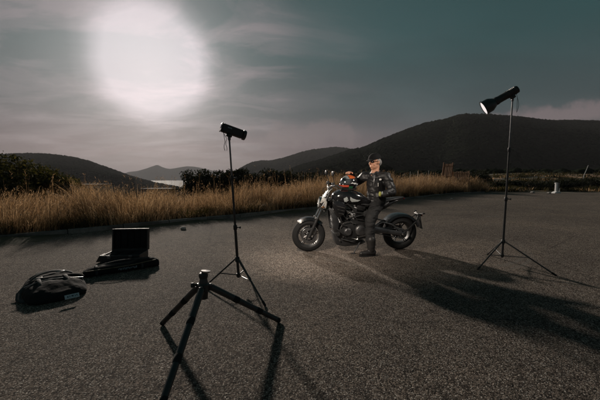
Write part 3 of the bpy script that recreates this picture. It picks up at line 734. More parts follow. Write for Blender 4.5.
st2, top2 = stand('tall black light stand on the right, holding the strobe with a round lit reflector', c2, [G(477.8,270), G(556,276.5), G(487.5,255)], .335, tp2, .13, 'black light stands', (.95, 1.65))

def spot(name, loc, d, energy, col, size, blend, parent=None, soft=.08):
    l = bpy.data.lights.new(name, 'SPOT'); l.energy = energy; l.color = col; l.spot_size = R(size); l.spot_blend = blend; l.shadow_soft_size = soft
    o = bpy.data.objects.new(name, l); COL.objects.link(o); o.location = loc; o.rotation_euler = (-Vector(d)).to_track_quat('Z', 'Y').to_euler()
    return o
# boxy strobe on the left stand: local +X is the flash head direction
def strobe_left():
    d = Vector((.85, .42, -.27)).normalized()
    base = top1+Vector((0,0,.025))
    X = d; Yv = Vector((0,0,1)).cross(X).normalized(); Zv = X.cross(Yv); Rm = Matrix((X, Yv, Zv)).transposed()
    t = thing('studio_strobe', 'boxy black strobe tilted on top of the left light stand', 'strobe', base, Rm.to_euler(), 'strobes on the light stands')
    MB().box((.022,0,.055), (.235,.088,.088), bev=.010).build('body', M['black_plastic'], t, smooth=False)
    MB().lathe([(.046,0),(.055,.004),(.055,.03),(.050,.036),(.044,.036),(.044,.01)], (.138,0,.055), (1,0,0), 28).build('mount_ring', M['black_metal'], t)
    MB().lathe([(.0,0),(.038,0),(.038,.012),(.0,.014)], (.138,0,.055), (1,0,0), 24).build('flash_tube', simple('frosted_dome', (.5,.5,.48), .4), t)
    MB().box((-.102,0,.055), (.012,.094,.092), bev=.004).build('rear_panel', M['black_metal'], t, smooth=False)
    MB().box((-.110,0,.066), (.004,.05,.03), bev=.001).build('display', M['shades'], t, smooth=False)
    MB().box((-.02,-.0455,.068), (.045,.003,.012), bev=.0008).build('printed_mark', M['pale_print'], t, smooth=False)
    m = MB(); m.box((0,0,-.004), (.06,.05,.028), bev=.006); m.tube([(0,-.05,-.004),(0,.05,-.004)], .008, 8); m.ell((0,-.055,-.004), (.014,.010,.014)); m.build('bracket', M['black_metal'], t)
    for k in (0, 1):
        pts = [Vector((-.07-.01*k, -.02, .01))]; 
        for j in range(9): q = j/8; pts.append(Rm.inverted() @ Vector((-.045+.02*k+.006*math.sin(q*7+k*2), -.03, -.04-.13*q)))
        MB().tube(pts, .0028, 6).build('hanging_strap', M['webbing'], t)
    tipw = base+Rm @ Vector((.215, 0, .055))
    spot('left_strobe_light', tipw, Vector((.35,4.9,.45))-tipw, 200, (1,.86,.72), 100, 1.0, soft=.16)
strobe_left()
def strobe_right():
    d = Vector((-.80, .33, -.50)).normalized(); base = top2+Vector((0,0,.03))
    X = d; Yv = Vector((0,0,1)).cross(X).normalized(); Zv = X.cross(Yv); Rm = Matrix((X, Yv, Zv)).transposed()
    t = thing('reflector_strobe', 'black cylindrical strobe with flared reflector and lit white disc on the right light stand', 'strobe', base, Rm.to_euler(), 'strobes on the light stands')
    zc = .062
    MB().lathe([(.0,-.10),(.045,-.10),(.052,-.092),(.052,.0),(.055,.005),(.055,.05),(.052,.055),(.052,.16),(.058,.168),(.058,.20),(.052,.21)], (0,0,zc), (1,0,0), 28).build('body', M['black_plastic'], t)
    m = MB()
    for k in range(6): m.lathe([(.053,-.07+k*.018),(.056,-.067+k*.018),(.056,-.06+k*.018),(.053,-.057+k*.018)], (0,0,zc), (1,0,0), 24)
    m.build('cooling_ribs', M['black_metal'], t)
    MB().lathe([(.054,.205),(.064,.215),(.092,.262),(.098,.275),(.101,.345),(.107,.352),(.107,.366),(.098,.366),(.094,.28),(.06,.225)], (0,0,zc), (1,0,0), 36).build('reflector', M['black_metal'], t)
    MB().lathe([(.0,.350),(.094,.350),(.094,.357),(.0,.359)], (0,0,zc), (1,0,0), 32).build('diffuser', M['lit_disc'], t)
    m = MB(); m.tube([(-.12,0,zc+.0),(-.13,0,zc+.05),(-.09,0,zc+.075),(-.03,0,zc+.07),(-.02,0,zc+.05)], .009, 8); m.bm.free()
    m = MB(); m.box((0,0,-.002), (.06,.05,.045), bev=.006); m.tube([(0,-.055,-.004),(0,.055,-.004)], .008, 8); m.ell((0,-.06,-.004), (.016,.011,.016)); m.build('bracket', M['black_metal'], t)
    MB().box((-.02,-.053,zc+.02), (.05,.003,.010)).build('printed_mark', M['pale_print'], t, smooth=False)
    for k in (0, 1):
        pts = [Vector((-.06, -.02, .01))]
        for j in range(11): q = j/10; pts.append(Rm.inverted() @ Vector((.045+.022*k*math.sin(q*math.pi), -.03, -.02-.20*q)))
        MB().tube(pts, .0028, 6).build('hanging_cable', M['webbing'], t)
    tipw = base+Rm @ Vector((.375, 0, zc))
    spot('right_strobe_light', tipw, Vector((.85,5.2,.75))-tipw, 70, (1,.90,.80), 62, .9)
strobe_right()

# ------------------------------------------------------------------ low spread tripod in the foreground
def tripod():
    c = Vector((-.752, 2.286, 0)); feet = [G(278.6,322.5), G(162.6,325.5), G(163.0,405)]
    t = thing('camera_tripod', 'black camera tripod spread low in the foreground without a camera', 'tripod', c)
    hz = .395
    m = MB(); m.lathe([(.020,-.09),(.030,-.085),(.034,-.03),(.046,-.022),(.046,.03),(.034,.04),(.028,.075),(.026,.08)], (0,0,hz), (0,0,1), 20); m.build('hub', M['black_metal'], t)
    m = MB(); m.lathe([(.020,.075),(.032,.08),(.036,.10),(.030,.118),(.018,.124)], (0,0,hz), (0,0,1), 20); h = m.build('ball_head', M['black_plastic'], t)
    m = MB(); m.lathe([(.0,.122),(.034,.122),(.036,.126),(.036,.134),(.0,.136)], (0,0,hz), (.12,.1,1), 24); m.build('top_plate', M['steel'], t)
    m = MB(); m.tube([(-.03,0,hz+.03),(-.075,-.01,hz+.025)], .008, 8); m.lathe([(.014,0),(.019,.004),(.019,.02),(.012,.025)], (-.07,-.01,hz+.025), (-1,-.1,-.05), 14); m.build('knob', M['black_plastic'], t)
    for f in feet:
        f = Vector(f)-c; d = Vector((f.x, f.y, 0)).normalized(); s = Vector((0,0,hz))+d*.055; e = f+Vector((0,0,.02)); ax = (e-s).normalized(); side = ax.cross(Vector((0,0,1))).normalized()
        L = (e-s).length; U = frame_from(ax)
        lg = MB().tube([s, s+ax*.36*L], .0255, 16).tube([s+ax*.33*L, s+ax*.70*L], .0235, 16).tube([s+ax*.68*L, e], .0215, 16).build('leg', M['black_metal'], t)
        for q, r in ((.35,.0272), (.69,.0252)):
            m = MB(); m.lathe([(r*.9,-.028),(r,-.022),(r,.02),(r*.88,.028)], s+ax*q*L, ax, 16); m.build('twist_lock', M['rubber'], lg)
        MB().lathe([(.019,-.03),(.022,-.02),(.022,.004),(.014,.014)], e, ax, 14).build('rubber_foot', M['rubber'], lg)
        m = MB(); m.box(Vector((0,0,hz))+d*.045, (.042,.036,.05), rot=(0,0,math.atan2(d.y,d.x)), bev=.006); m.tube([s-side*.028, s+side*.028], .010, 10); m.build('leg_hinge', M['black_metal'], t)
        m = MB(); m.box(s+Vector((0,0,.026))-d*.006, (.022,.016,.006), rot=(0,0,math.atan2(d.y,d.x)), bev=.002); m.build('angle_lock', M['steel'], t)
    return t
tripod()

# ------------------------------------------------------------------ bags and case
def soft_bag():
    fp = [G(*p) for p in ((24,303),(34,306),(48,304),(66,300),(84,294.5),(87,289),(82,282),(68,278),(48,278.5),(32,283),(22,292))]
    o = sum(fp, Vector())/len(fp); o.z = 0
    t = thing('gear_bag', 'slumped black nylon gear bag with a small pale label, lying left of the open case', 'bag', o)
    fp = [p-o for p in fp]; ft = G(84,294.5)-G(34,306); fd = Vector((ft.x, ft.y, 0)).normalized(); bk = Vector((-fd.y, fd.x, 0))
    def closed(pts, n=48):
        k = len(pts); out = []
        for i in range(n):
            u = i/n*k; a = int(u); f = u-a; p0, p1, p2, p3 = (pts[(a+j-1) % k] for j in range(4))
            out.append(.5*((2*p1)+(p2-p0)*f+(2*p0-5*p1+4*p2-p3)*f*f+(3*p1-p0-3*p2+p3)*f**3))
        return out
    ring = closed(fp); m = MB(); rr = []
    for z, sc, sh in ((0,.95,0),(.012,1.0,0),(.04,1.0,.005),(.075,.93,.02),(.11,.80,.05),(.135,.62,.08),(.15,.38,.09),(.155,.15,.09)):
        rr.append([Vector((p.x*sc, p.y*sc, z))+bk*sh for p in ring])
    m.rings(rr)
    bmesh.ops.subdivide_edges(m.bm, edges=m.bm.edges[:], cuts=1, use_grid_fill=True)
    for v in m.bm.verts:
        if v.co.z > .01:
            q = mnoise.fractal(v.co*7+Vector((3,1,2)), 1.0, 2.0, 4); v.co += Vector((v.co.x*.4, v.co.y*.4, .5)).normalized()*q*.015
    m.fuse('body', M['fabric'], t, .009, 2)
    fr = Matrix((fd, (bk*.75+Vector((0,0,.66))).normalized(), fd.cross((bk*.75+Vector((0,0,.66))).normalized()))).transposed()
    lc = G(72,296.8,.055)-o; nrm = fr.col[2]
    lc = lc+nrm*.012
    m = MB(); m.box(lc, (.118,.048,.004), rot=fr, bev=.001); m.build('label', M['label'], t, smooth=False)
    m = MB()
    for x, w_ in ((-.035,.010),(-.018,.005),(.004,.016),(.026,.006),(.040,.008)): m.box(lc+fr @ Vector((x, .003*math.sin(x*190), .0028)), (w_,.018,.002), rot=fr)
    m.build('worn_print', M['print'], t, smooth=False)
    pts = [fd*(-.25+.5*q)+bk*(-.06+.03*math.sin(q*5))+Vector((0,0,.118+.032*math.sin(math.pi*q))) for q in [i/14 for i in range(15)]]
    m = MB(); m.tube(pts, .005, 6); m.build('zip', M['dark_steel'], t)
    for off, hh in ((.10,.065),(.19,.05)):
        pts = [fd*(-.19+.38*q)+bk*(off+.03*math.sin(q*4))+Vector((0,0,.13+hh*math.sin(math.pi*q)**.6)) for q in [i/16 for i in range(17)]]
        m = MB(); m.tube(pts, .017, 8, flat=.45); m.build('handle', M['webbing'], t)
    for a, b in (((.02,.12),(.12,.14)), ((-.16,.08),(-.09,.09))):
        m = MB(); m.box(fd*((a[0]+b[0])/2)+bk*.10+Vector((0,0,.185 if a[0] > 0 else .150)), (.075,.022,.012), rot=(0,0,math.atan2(fd.y,fd.x)), bev=.004); m.build('buckle', M['steel'], t)
    m = MB(); pts = [fd*(-.22)+bk*.10+Vector((0,0,.10)), fd*(-.29)+bk*.00+Vector((0,0,.05)), fd*(-.30)-bk*.10+Vector((0,0,.02)), fd*(-.27)-bk*.19+Vector((0,0,.014)), fd*(-.20)-bk*.24+Vector((0,0,.014)), fd*(-.08)-bk*.25+Vector((0,0,.02))]
    m.tube(pts, .024, 8, flat=.35); m.build('shoulder_strap', M['webbing'], t)
    for u in (-.13, .10):
        pts = [fd*u+bk*(-.235+.46*q)+Vector((0,0,.012+.150*math.sin(math.pi*min(1, q*1.25)/1.25*1.0+.12)**.6)) for q in [i/14 for i in range(15)]]
        m = MB(); m.tube(pts, .017, 8, flat=.3); m.build('strap_band', M['webbing'], t)
    for k in range(2):
        m = MB(); m.ell(fd*(.20-.32*k)+bk*(.02+.05*k)+Vector((0,0,.115)), (.085,.05,.035), rot=(0,.2,.4+k)); m.build('pouch', M['fabric'], t)
soft_bag()
def hard_case():
    c = G(121,262); th = R(6); t = thing('equipment_case', 'black hard equipment case standing open with its lid upright, behind the long bag', 'case', c+Vector((0,.12,0)), (0,0,th))
    W = .54; D = .34; Hb = .11
    m = MB()
    m.box((0,0,.012), (W,D,.024), bev=.006)
    for sy in (-1,1): m.box((0,sy*(D/2-.009),Hb/2+.012), (W,.018,Hb-.02), bev=.006)
    for sx in (-1,1): m.box((sx*(W/2-.009),0,Hb/2+.012), (.018,D-.038,Hb-.022), bev=.006)
    m.build('base_shell', M['black_plastic'], t, smooth=False)
    m = MB()
    m.box((0,D/2+.045,Hb+.17), (W,.016,.34), bev=.006)
    for sx in (-1,1): m.box((sx*(W/2-.009),D/2+.007,Hb+.17), (.018,.058,.336), bev=.005)
    for z in (Hb+.009, Hb+.331): m.box((0,D/2+.007,z), (W-.038,.058,.018), bev=.005)
    m.xf(Matrix.Translation((0,D/2,Hb)) @ Matrix.Rotation(R(-7), 4, 'X') @ Matrix.Translation((0,-D/2,-Hb)))
    lid = m.build('lid', M['black_plastic'], t, smooth=False)
    m = MB()
    for i in range(5): m.box((-.20+i*.10, D/2+.022, Hb+.17), (.085,.03,.28), bev=.012)
    m.xf(Matrix.Translation((0,D/2,Hb)) @ Matrix.Rotation(R(-7), 4, 'X') @ Matrix.Translation((0,-D/2,-Hb)))
    m.build('foam_lining', M['fabric'], lid)
    for x in (-.15, .15): m = MB(); m.box((x,-D/2-.008,Hb-.02), (.05,.014,.05), bev=.003); m.build('latch', M['dark_steel'], t)
    m = MB(); m.tube([(-.07,-D/2-.01,.06),(-.06,-D/2-.035,.062),(.06,-D/2-.035,.062),(.07,-D/2-.01,.06)], .009, 8); m.build('handle', M['black_plastic'], t)
    for x in (-.18, .0, .18): m = MB(); m.tube([(x-.025,D/2+.012,Hb),(x+.025,D/2+.012,Hb)], .008, 8); m.build('hinge', M['dark_steel'], t)
    m = MB()
    for x, s in ((-.17,.12),(0,.14),(.17,.12)): m.box((x,0,.065), (s,.26,.09), bev=.02)
    m.build('padded_insert', M['fabric'], t)
    m = MB(); m.prism([(-.27,.02),(-.34,.02),(-.285,.115),(-.272,.115)], -.17, -.03, bev=.004); m.build('side_flap', M['black_metal'], t, smooth=False)
hard_case()
def long_bag():
    a = G(83,279); b = G(160,266.5); d = b-a; L = d.length; th = math.atan2(d.y, d.x)
    o = (a+b)/2+Vector((-math.sin(th), math.cos(th), 0))*.085
    t = thing('tripod_bag', 'long black padded stand bag with pale printed mark, lying before the open case', 'bag', o, (0,0,th))
    m = MB(); secs = []
    for k in range(15):
        q = k/14; u = -L/2+q*L; e = (1-abs(2*q-1)**8*.4); s = .056+.016*sst(.62,.72,q)
        secs.append((u, .006*math.sin(q*9), s*e*.98, .085*e, s*e, 2.9))
    m.loft(secs, 24)
    for v in m.bm.verts: v.co += Vector((0, v.co.y, v.co.z-.055)).normalized()*mnoise.fractal(v.co*8, 1, 2, 3)*.008*(0 if v.co.z < .015 else 1)
    m.fuse('body', M['fabric'], t, .008, 2)
    m = MB(); m.tube([(-L/2+.03,-.078,.084),(-.1,-.084,.082),(.12,-.082,.086),(L/2-.05,-.078,.108)], .005, 6); m.build('zip', M['tan_trim'], t)
    m = MB(); x = -.06
    for k in range(13):
        w_ = random.uniform(.010,.022); hgt = random.uniform(.020,.034); m.box((x,-.0870,.052+.004*math.sin(k*2.1)), (w_*.7,.004,hgt*.8), rot=(0,random.uniform(-.25,.25),0), bev=.0008); x += w_+.003
    m.build('printed_mark', M['pale_print'], t, smooth=False)
    for x in (-.30, .22): m = MB(); m.tube([(x,-.088,.02),(x,-.09,.06),(x,-.06,.115),(x,.0,.128 if x < 0 else .150),(x,.06,.11),(x,.09,.06)], .014, 8, flat=.25); m.build('strap_band', M['webbing'], t)
    pts = [(-.28+.46*q, -.01-.03*math.sin(q*3.1), .120+.03*math.sin(math.pi*q)+.02*q) for q in [i/12 for i in range(13)]]
    m = MB(); m.tube(pts, .011, 8, flat=.4); m.build('handle', M['webbing'], t)
    m = MB(); m.tube([(-L/2-.005,.02,.05),(-L/2-.10,.06,.012),(-L/2-.2,.13,.010),(-L/2-.16,.22,.012)], .014, 8, flat=.25); m.build('trailing_strap', M['webbing'], t)
long_bag()

#MOTO-BEGIN
# ------------------------------------------------------------------ motorcycle (local +X to the rear, -Y towards the camera)
A_, B_ = G(308.5,251.2), G(398.3,248.8); BD = B_-A_; BTH = math.atan2(BD.y, BD.x); WB = BD.length
LEAN = R(3.0)
BM = Matrix.Translation(A_) @ Matrix.Rotation(BTH, 4, 'Z')
def wheel(parent, c, Rr, w, tyre_r, nsp, disc_r, name, rear=False):
    wh = thing('wheel', None, None, c); wh.parent = parent
    prof = []
    rim = Rr-tyre_r*1.05
    n = 14
    for k in range(n+1):
        a = -math.pi*.5+math.pi*k/n; prof.append((rim+(Rr-rim)*math.cos(a)**.75 if 0 < k < n else rim, w/2*math.sin(a)))
    prof.append((rim-.006, w*.42)); prof.append((rim-.006, -w*.42))
    ty = MB().lathe(prof, (0,0,0), (0,1,0), 64, closed=True)
    ty.build('tyre', M['rubber'], wh)
    m = MB(); m.lathe([(rim+.004,-w*.44),(rim+.004,-w*.36),(rim-.018,-w*.30),(rim-.022,w*.30),(rim+.004,w*.36),(rim+.004,w*.44),(rim-.012,w*.42),(rim-.034,w*.28),(rim-.034,-w*.28),(rim-.012,-w*.42)], (0,0,0), (0,1,0), 56, closed=True)
    for k in range(nsp):
        for da in (-.10, .10):
            a = 2*math.pi*k/nsp+.3; m.tube([(.03*math.cos(a), -.012, .03*math.sin(a)), (.11*math.cos(a+da*.6), -.02, .11*math.sin(a+da*.6)), ((rim-.02)*math.cos(a+da), -w*.12, (rim-.02)*math.sin(a+da))], [.013,.009,.008], 6)
    m.lathe([(.012,-w*.40),(.040,-w*.36),(.044,-.02),(.044,.02),(.040,w*.36),(.012,w*.40)], (0,0,0), (0,1,0), 20)
    m.build('rim', M['cast_metal'], wh)
    for sy in ((-1, 1) if not rear else (1,)):
        m = MB(); y = sy*w*.46
        m.lathe([(disc_r*.66,y-.003),(disc_r,y-.003),(disc_r,y+.003),(disc_r*.66,y+.003)], (0,0,0), (0,1,0), 40, closed=True)
        for k in range(6):
            a = k*math.pi/3; m.tube([(.04*math.cos(a), y*.9, .04*math.sin(a)), (disc_r*.7*math.cos(a+.3), y, disc_r*.7*math.sin(a+.3))], .006, 5)
        m.build('brake_disc', M['dark_steel'], wh)
    return wh
def motorcycle():
    t = thing('motorcycle', 'black muscle cruiser motorcycle facing left in the middle of the lot with a rider astride', 'motorcycle', A_)
    t.matrix_world = BM @ Matrix.Rotation(LEAN, 4, 'X')
    FR, RR = .285, .302
    fa = Vector((.0,0,FR)); ra = Vector((WB,0,RR))
    wheel(t, fa, FR, .115, .070, 5, .135, 'front')
    wheel(t, ra, RR, .20, .088, 5, .11, 'rear', True)
    ft = Vector((.325,0,1.02)); ax = (ft-fa).normalized()
    for sy in (-1, 1):
        o = Vector((0, sy*.092, 0))
        m = MB(); m.tube([fa+o-ax*.03, fa+o+ax*.32], [.026,.029], 14); m.lathe([(.030,0),(.034,.006),(.034,.03),(.030,.036)], fa+o+ax*.30, ax, 14); lo = m.build('fork_slider', M['cast_metal'], t)
        MB().tube([fa+o+ax*.30, fa+o+ax*.52], .0205, 14).build('fork_tube', M['chrome'], t)
        MB().tube([fa+o+ax*.50, ft+o], .0275, 14).build('fork_upper', M['dark_steel'], t)
        m = MB(); m.box(fa+o+Vector((.085,0,.075))+Vector((0,-sy*.03,0)), (.07,.035,.10), rot=(0,.5,0), bev=.01); m.build('brake_caliper', M['dark_steel'], t)
    for f in (.50, .70):
        m = MB(); m.box(fa+ax*f+Vector((.02,0,0)), (.12,.25,.032), rot=(0,math.atan2(ax.x,ax.z),0), bev=.008); m.build('fork_clamp', M['black_metal'], t)
    # front mudguard hugging the tyre
    m = MB(); rings = []
    for k in range(15):
        a = R(42+k*6.2); ca, sa = math.cos(a), math.sin(a); rings.append([fa+Vector((ca*(FR+.018+.010*e-(0 if abs(yy)<.05 else .04)), yy, sa*(FR+.018+.010*e-(0 if abs(yy)<.05 else .04)))) for yy, e in ((-.07,0),(-.045,1),(0,1.4),(.045,1),(.07,0),(.06,-.6),(0,.5),(-.06,-.6))])
    m.rings(rings); m.build('front_mudguard', M['gloss_black'], t)
    for sy in (-1, 1): MB().tube([fa+Vector((.10,sy*.075,.28)), fa+Vector((.10,sy*.092,.15))], .010, 6).build('mudguard_stay', M['dark_steel'], t)
    # headlamp with bright surround
    hp = Vector((.205,0,.835)); hd = Vector((-1,0,.10)).normalized()
    m = MB(); m.lathe([(.0,-.15),(.045,-.14),(.078,-.09),(.092,-.02),(.094,.02),(.088,.03)], hp, hd, 28); m.build('headlight', M['gloss_black'], t)
    hl = bpy.data.objects[-1] if False else None
    m = MB(); m.lathe([(.086,.012),(.097,.014),(.102,.028),(.098,.046),(.084,.046),(.082,.03)], hp, hd, 32, closed=True); rim = m.build('headlight_rim', M['chrome'], t)
    MB().lathe([(.0,.052),(.04,.048),(.084,.032),(.084,.02),(.0,.02)], hp, hd, 28).build('lens', simple('lens_glass', (.45,.46,.47), .12), rim)
    # silver side cowl between headlamp and fork
    for sy in (-1, 1):
        m = MB(); m.prism([(.175,.845),(.20,.925),(.245,.93),(.285,.86),(.27,.76),(.235,.70),(.225,.76),(.243,.83),(.225,.87),(.198,.84)], sy*.102, sy*.120, bev=.004); m.build('headlight_cowl', M['pole_grey'], t)
    m = MB(); rings = []
    for q in [i/8 for i in range(9)]:
        u = .215+.135*q; z = .915+.165*q+.02*math.sin(q*3); w = .085+.02*math.sin(q*math.pi)
        rings.append([Vector((u+.03*(yy/w)**2+th_, yy, z-th_*.3)) for yy, th_ in [(-w,0),(-w*.6,0),(0,0),(w*.6,0),(w,0),(w*.6,.008),(0,.008),(-w*.6,.008)]])
    m.rings(rings); m.build('windscreen', M['grey_shell'], t)
    m = MB(); m.box((.345,0,1.075), (.05,.13,.075), rot=(0,-.5,0), bev=.012); m.build('instrument_pod', M['black_plastic'], t)
    # handlebar, levers, grips, mirrors
    hb = [(.47,-.37,1.115),(.40,-.25,1.145),(.345,-.12,1.125),(.33,-.06,1.06),(.33,.06,1.06),(.345,.12,1.125),(.40,.25,1.145),(.47,.37,1.115)]
    MB().tube(hb, .0125, 10).build('handlebar', M['black_metal'], t)
    for sy in (-1, 1):
        MB().tube([(.415,sy*.262,1.142),(.475,sy*.385,1.113)], .0185, 12).build('grip', M['rubber'], t)
        MB().tube([(.385,sy*.225,1.145),(.335,sy*.26,1.14),(.40,sy*.375,1.10)], [.009,.007,.006], 7).build('lever', M['dark_steel'], t)
        MB().tube([(.385,sy*.215,1.15),(.36,sy*.225,1.25),(.345,sy*.25,1.315)], .006, 7).build('mirror_stalk', M['black_metal'], t)
        m = MB(); m.ell((.335,sy*.27,1.335), (.016,.066,.040), rot=(sy*.15,0,0)); mi = m.build('mirror', M['black_plastic'], t)
        m = MB(); m.ell((.351,sy*.27,1.335), (.003,.058,.033)); m.build('mirror_glass', M['chrome'], mi)
        m = MB(); m.box((.36,sy*.20,1.165), (.05,.05,.045), bev=.01); m.build('reservoir', M['black_plastic'], t)
        m = MB(); m.tube([(.235,sy*.10,.78),(.215,sy*.165,.785)], .007, 6); m.ell((.205,sy*.185,.788), (.030,.022,.018)); m.build('front_indicator', M['amber'], t)
    for k, (sy, dz) in enumerate(((-1,0),(1,0),(-1,.04))):
        MB().tube([(.37,sy*.16,1.13),(.27,sy*.15,1.06-dz),(.28,sy*.10,.92),(.38,sy*.07,.86)], .005, 6).build('control_cable', M['rubber'], t)
    # tank: wide shoulders, dropping to the seat
    m = MB(); m.loft([(.375,0,.905,.055,.045),(.41,0,.920,.12,.085),(.50,0,.935,.165,.118),(.62,0,.935,.182,.132),(.74,0,.925,.180,.128),(.86,0,.895,.160,.115),(.96,0,.855,.120,.090),(1.04,0,.825,.08,.055)], 32, 2.5)
    tk = m.build('fuel_tank', M['gloss_black'], t)
    MB().lathe([(.0,0),(.036,0),(.036,.012),(.030,.018),(0,.018)], (.62,0,1.066), (0.02,0,1), 20).build('filler_cap', M['dark_steel'], tk)
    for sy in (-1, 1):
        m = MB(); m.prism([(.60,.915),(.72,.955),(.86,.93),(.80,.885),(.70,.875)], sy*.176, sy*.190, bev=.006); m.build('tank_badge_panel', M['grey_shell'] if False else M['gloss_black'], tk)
        m = MB(); m.prism([(.545,.925),(.60,.955),(.635,.90),(.60,.868),(.56,.872)], sy*.178, sy*.186, bev=.003); m.prism([(.655,.955),(.70,.925),(.76,.905),(.83,.90),(.78,.872),(.68,.868),(.655,.90)], sy*.1845, sy*.1945, bev=.003); m.build('painted_highlight', M['grey_shell'], tk)  # highlight on the tank sides, put in as pale grey shapes
        # air scoop and radiator side cover
        m = MB(); m.prism([(.36,.86),(.44,.90),(.56,.86),(.60,.76),(.56,.66),(.47,.60),(.41,.66),(.37,.76)], sy*.13, sy*.205, bev=.022); m.build('air_scoop', M['gloss_black'], t)
        m = MB(); m.prism([(.345,.70),(.44,.66),(.49,.52),(.455,.36),(.40,.36),(.375,.50)], sy*.15, sy*.18, bev=.010); m.build('radiator_cover', M['black_plastic'], t)
    for z0, x0, x1 in ((.79,.42,.57),(.735,.44,.56),(.68,.46,.55)):
        m = MB(); m.box(((x0+x1)/2,-.208,z0), (x1-x0,.008,.010), rot=(0,.25,0)); m.build('scoop_slat', M['steel'], t)
    m = MB(); m.box((.41,0,.56), (.045,.30,.34), rot=(0,-.12,0), bev=.008)
    for k in range(14): m.box((.385,0,.42+k*.021), (.01,.27,.004), rot=(0,-.12,0))
    m.build('radiator', M['black_metal'], t)
    # trellis frame
    for sy in (-1, 1):
        m = MB(); y = sy*.135
        for a, b in (((.37,.90),(.62,.70)),((.62,.70),(.98,.66)),((.38,.80),(.62,.58)),((.62,.70),(.62,.58)),((.62,.58),(.98,.66)),((.98,.66),(1.12,.80)),((.98,.66),(1.02,.36)),((1.12,.80),(.86,.82)),((.80,.68),(.62,.84))):
            m.tube([(a[0],y,a[1]),(b[0],y,b[1])], .014, 8)
        m.build('frame', M['black_metal'], t)
    # engine
    e = MB()
    e.prism([(.50,.24),(.47,.40),(.56,.52),(.74,.56),(.96,.52),(1.03,.40),(1.0,.26),(.86,.19),(.62,.18)], -.15, .15, bev=.03)
    en = e.build('engine', M['cast_metal'], t)
    for (cx, cz, dx, dz, h) in ((.63,.50,-.45,1,.27),(.82,.52,.22,1,.26)):
        d = Vector((dx,0,dz)).normalized(); m = MB(); fr = frame_from(d)
        for k in range(9): m.box(Vector((cx,0,cz))+d*(.03+k*.022), (.165,.235,.011), rot=(0,math.atan2(d.x,d.z),0), bev=.004)
        m.box(Vector((cx,0,cz))+d*.12, (.12,.18,.24), rot=(0,math.atan2(d.x,d.z),0), bev=.01)
        m.box(Vector((cx,0,cz))+d*.25, (.15,.22,.055), rot=(0,math.atan2(d.x,d.z),0), bev=.016); m.build('cylinder', M['cast_metal'], en)
    MB().lathe([(.0,.035),(.07,.035),(.088,.022),(.098,.0),(.098,-.02)], (.86,-.150,.38), (0,-1,0), 28).build('clutch_cover', M['dark_steel'], en)
    MB().lathe([(.0,.03),(.05,.03),(.064,.018),(.07,.0),(.07,-.02)], (.64,-.150,.36), (0,-1,0), 24).build('generator_cover', M['dark_steel'], en)
    for k in range(8):
        a = k*math.pi/4; MB().tube([(.86+.088*math.cos(a),-.15,.38+.088*math.sin(a)),(.86+.088*math.cos(a),-.176,.38+.088*math.sin(a))], .006, 6).build('bolt', M['steel'], en)
    for x0, dx in ((.55,-.05), (.60,.02)):
        MB().tube([(x0,-.07 if dx<0 else .07,.66),(x0-.12,-.08 if dx<0 else .08,.60),(x0-.13,-.08 if dx<0 else .08,.40),(x0-.02,-.08 if dx<0 else .08,.18),(.80,.0,.15),(1.1,.12,.22)], .021, 10).build('exhaust_pipe', M['dark_steel'], t)
    m = MB(); m.prism([(.40,.34),(.46,.13),(.60,.10),(.86,.12),(.98,.17),(.86,.21),(.60,.22),(.48,.34)], -.13, .13, bev=.02); m.build('belly_pan', M['black_plastic'], t)
    m = MB(); m.tube([(1.08,.15,.26),(1.18,.19,.33),(1.30,.205,.40)], [.024,.028,.034], 12); m.tube([(1.30,.205,.40),(1.34,.21,.41),(1.66,.225,.50),(1.69,.226,.508)], [.035,.052,.055,.042], 18); m.build('silencer', M['black_metal'], t)
    # hoses, wiring, horn, small brackets and bolts that crowd the engine bay
    for pts, r_, mt in (([(.46,-.16,.70),(.50,-.19,.60),(.52,-.18,.50),(.60,-.17,.46)],.012,'rubber'), ([(.44,-.17,.42),(.52,-.19,.36),(.60,-.17,.30)],.014,'rubber'), ([(.60,-.15,.72),(.70,-.18,.66),(.78,-.17,.58),(.90,-.17,.56)],.007,'dark_steel'),
                       ([(.95,-.15,.74),(.98,-.17,.62),(.94,-.18,.52),(.98,-.17,.42)],.008,'rubber'), ([(.66,-.16,.80),(.74,-.18,.76),(.86,-.17,.74)],.010,'rubber'), ([(1.06,-.12,.74),(1.12,-.15,.62),(1.10,-.14,.50)],.009,'rubber'), ([(.50,-.17,.44),(.56,-.18,.52),(.66,-.18,.54),(.76,-.18,.50)],.006,'steel'), ([(.53,.1,.30),(.54,-.16,.24),(.70,-.17,.20),(.92,-.16,.24)],.008,'dark_steel')):
        MB().tube(pts, r_, 7).build('hose', M[mt], t)
    MB().lathe([(.0,.02),(.034,.018),(.042,.008),(.042,-.01),(.02,-.03)], (.47,-.17,.335), (-.3,-1,0), 20).build('horn', M['cast_metal'], t)
    m = MB(); m.prism([(1.02,.66),(1.12,.70),(1.16,.58),(1.10,.46),(1.02,.50)], -.135, -.115, bev=.006); m.build('side_plate', M['black_plastic'], t)
    m = MB(); m.prism([(.90,.70),(1.04,.76),(1.07,.68),(.98,.60),(.90,.62)], -.165, -.14, bev=.01); m.build('air_box', M['black_plastic'], t)
    for x_, z_ in ((.62,.70),(.98,.66),(.62,.58),(1.02,.36),(.38,.86),(1.12,.79),(.56,.28),(.72,.50),(.96,.30),(.50,.22),(1.06,.56),(1.13,.62)):
        MB().lathe([(.0,.012),(.010,.010),(.012,0)], (x_,-.160,z_), (0,-1,0), 8).build('bolt', M['steel'], t)
    m = MB(); m.tube([(.70,-.18,.26),(.78,-.20,.24),(.80,-.21,.255)], .008, 6); m.build('gear_lever', M['steel'], t)
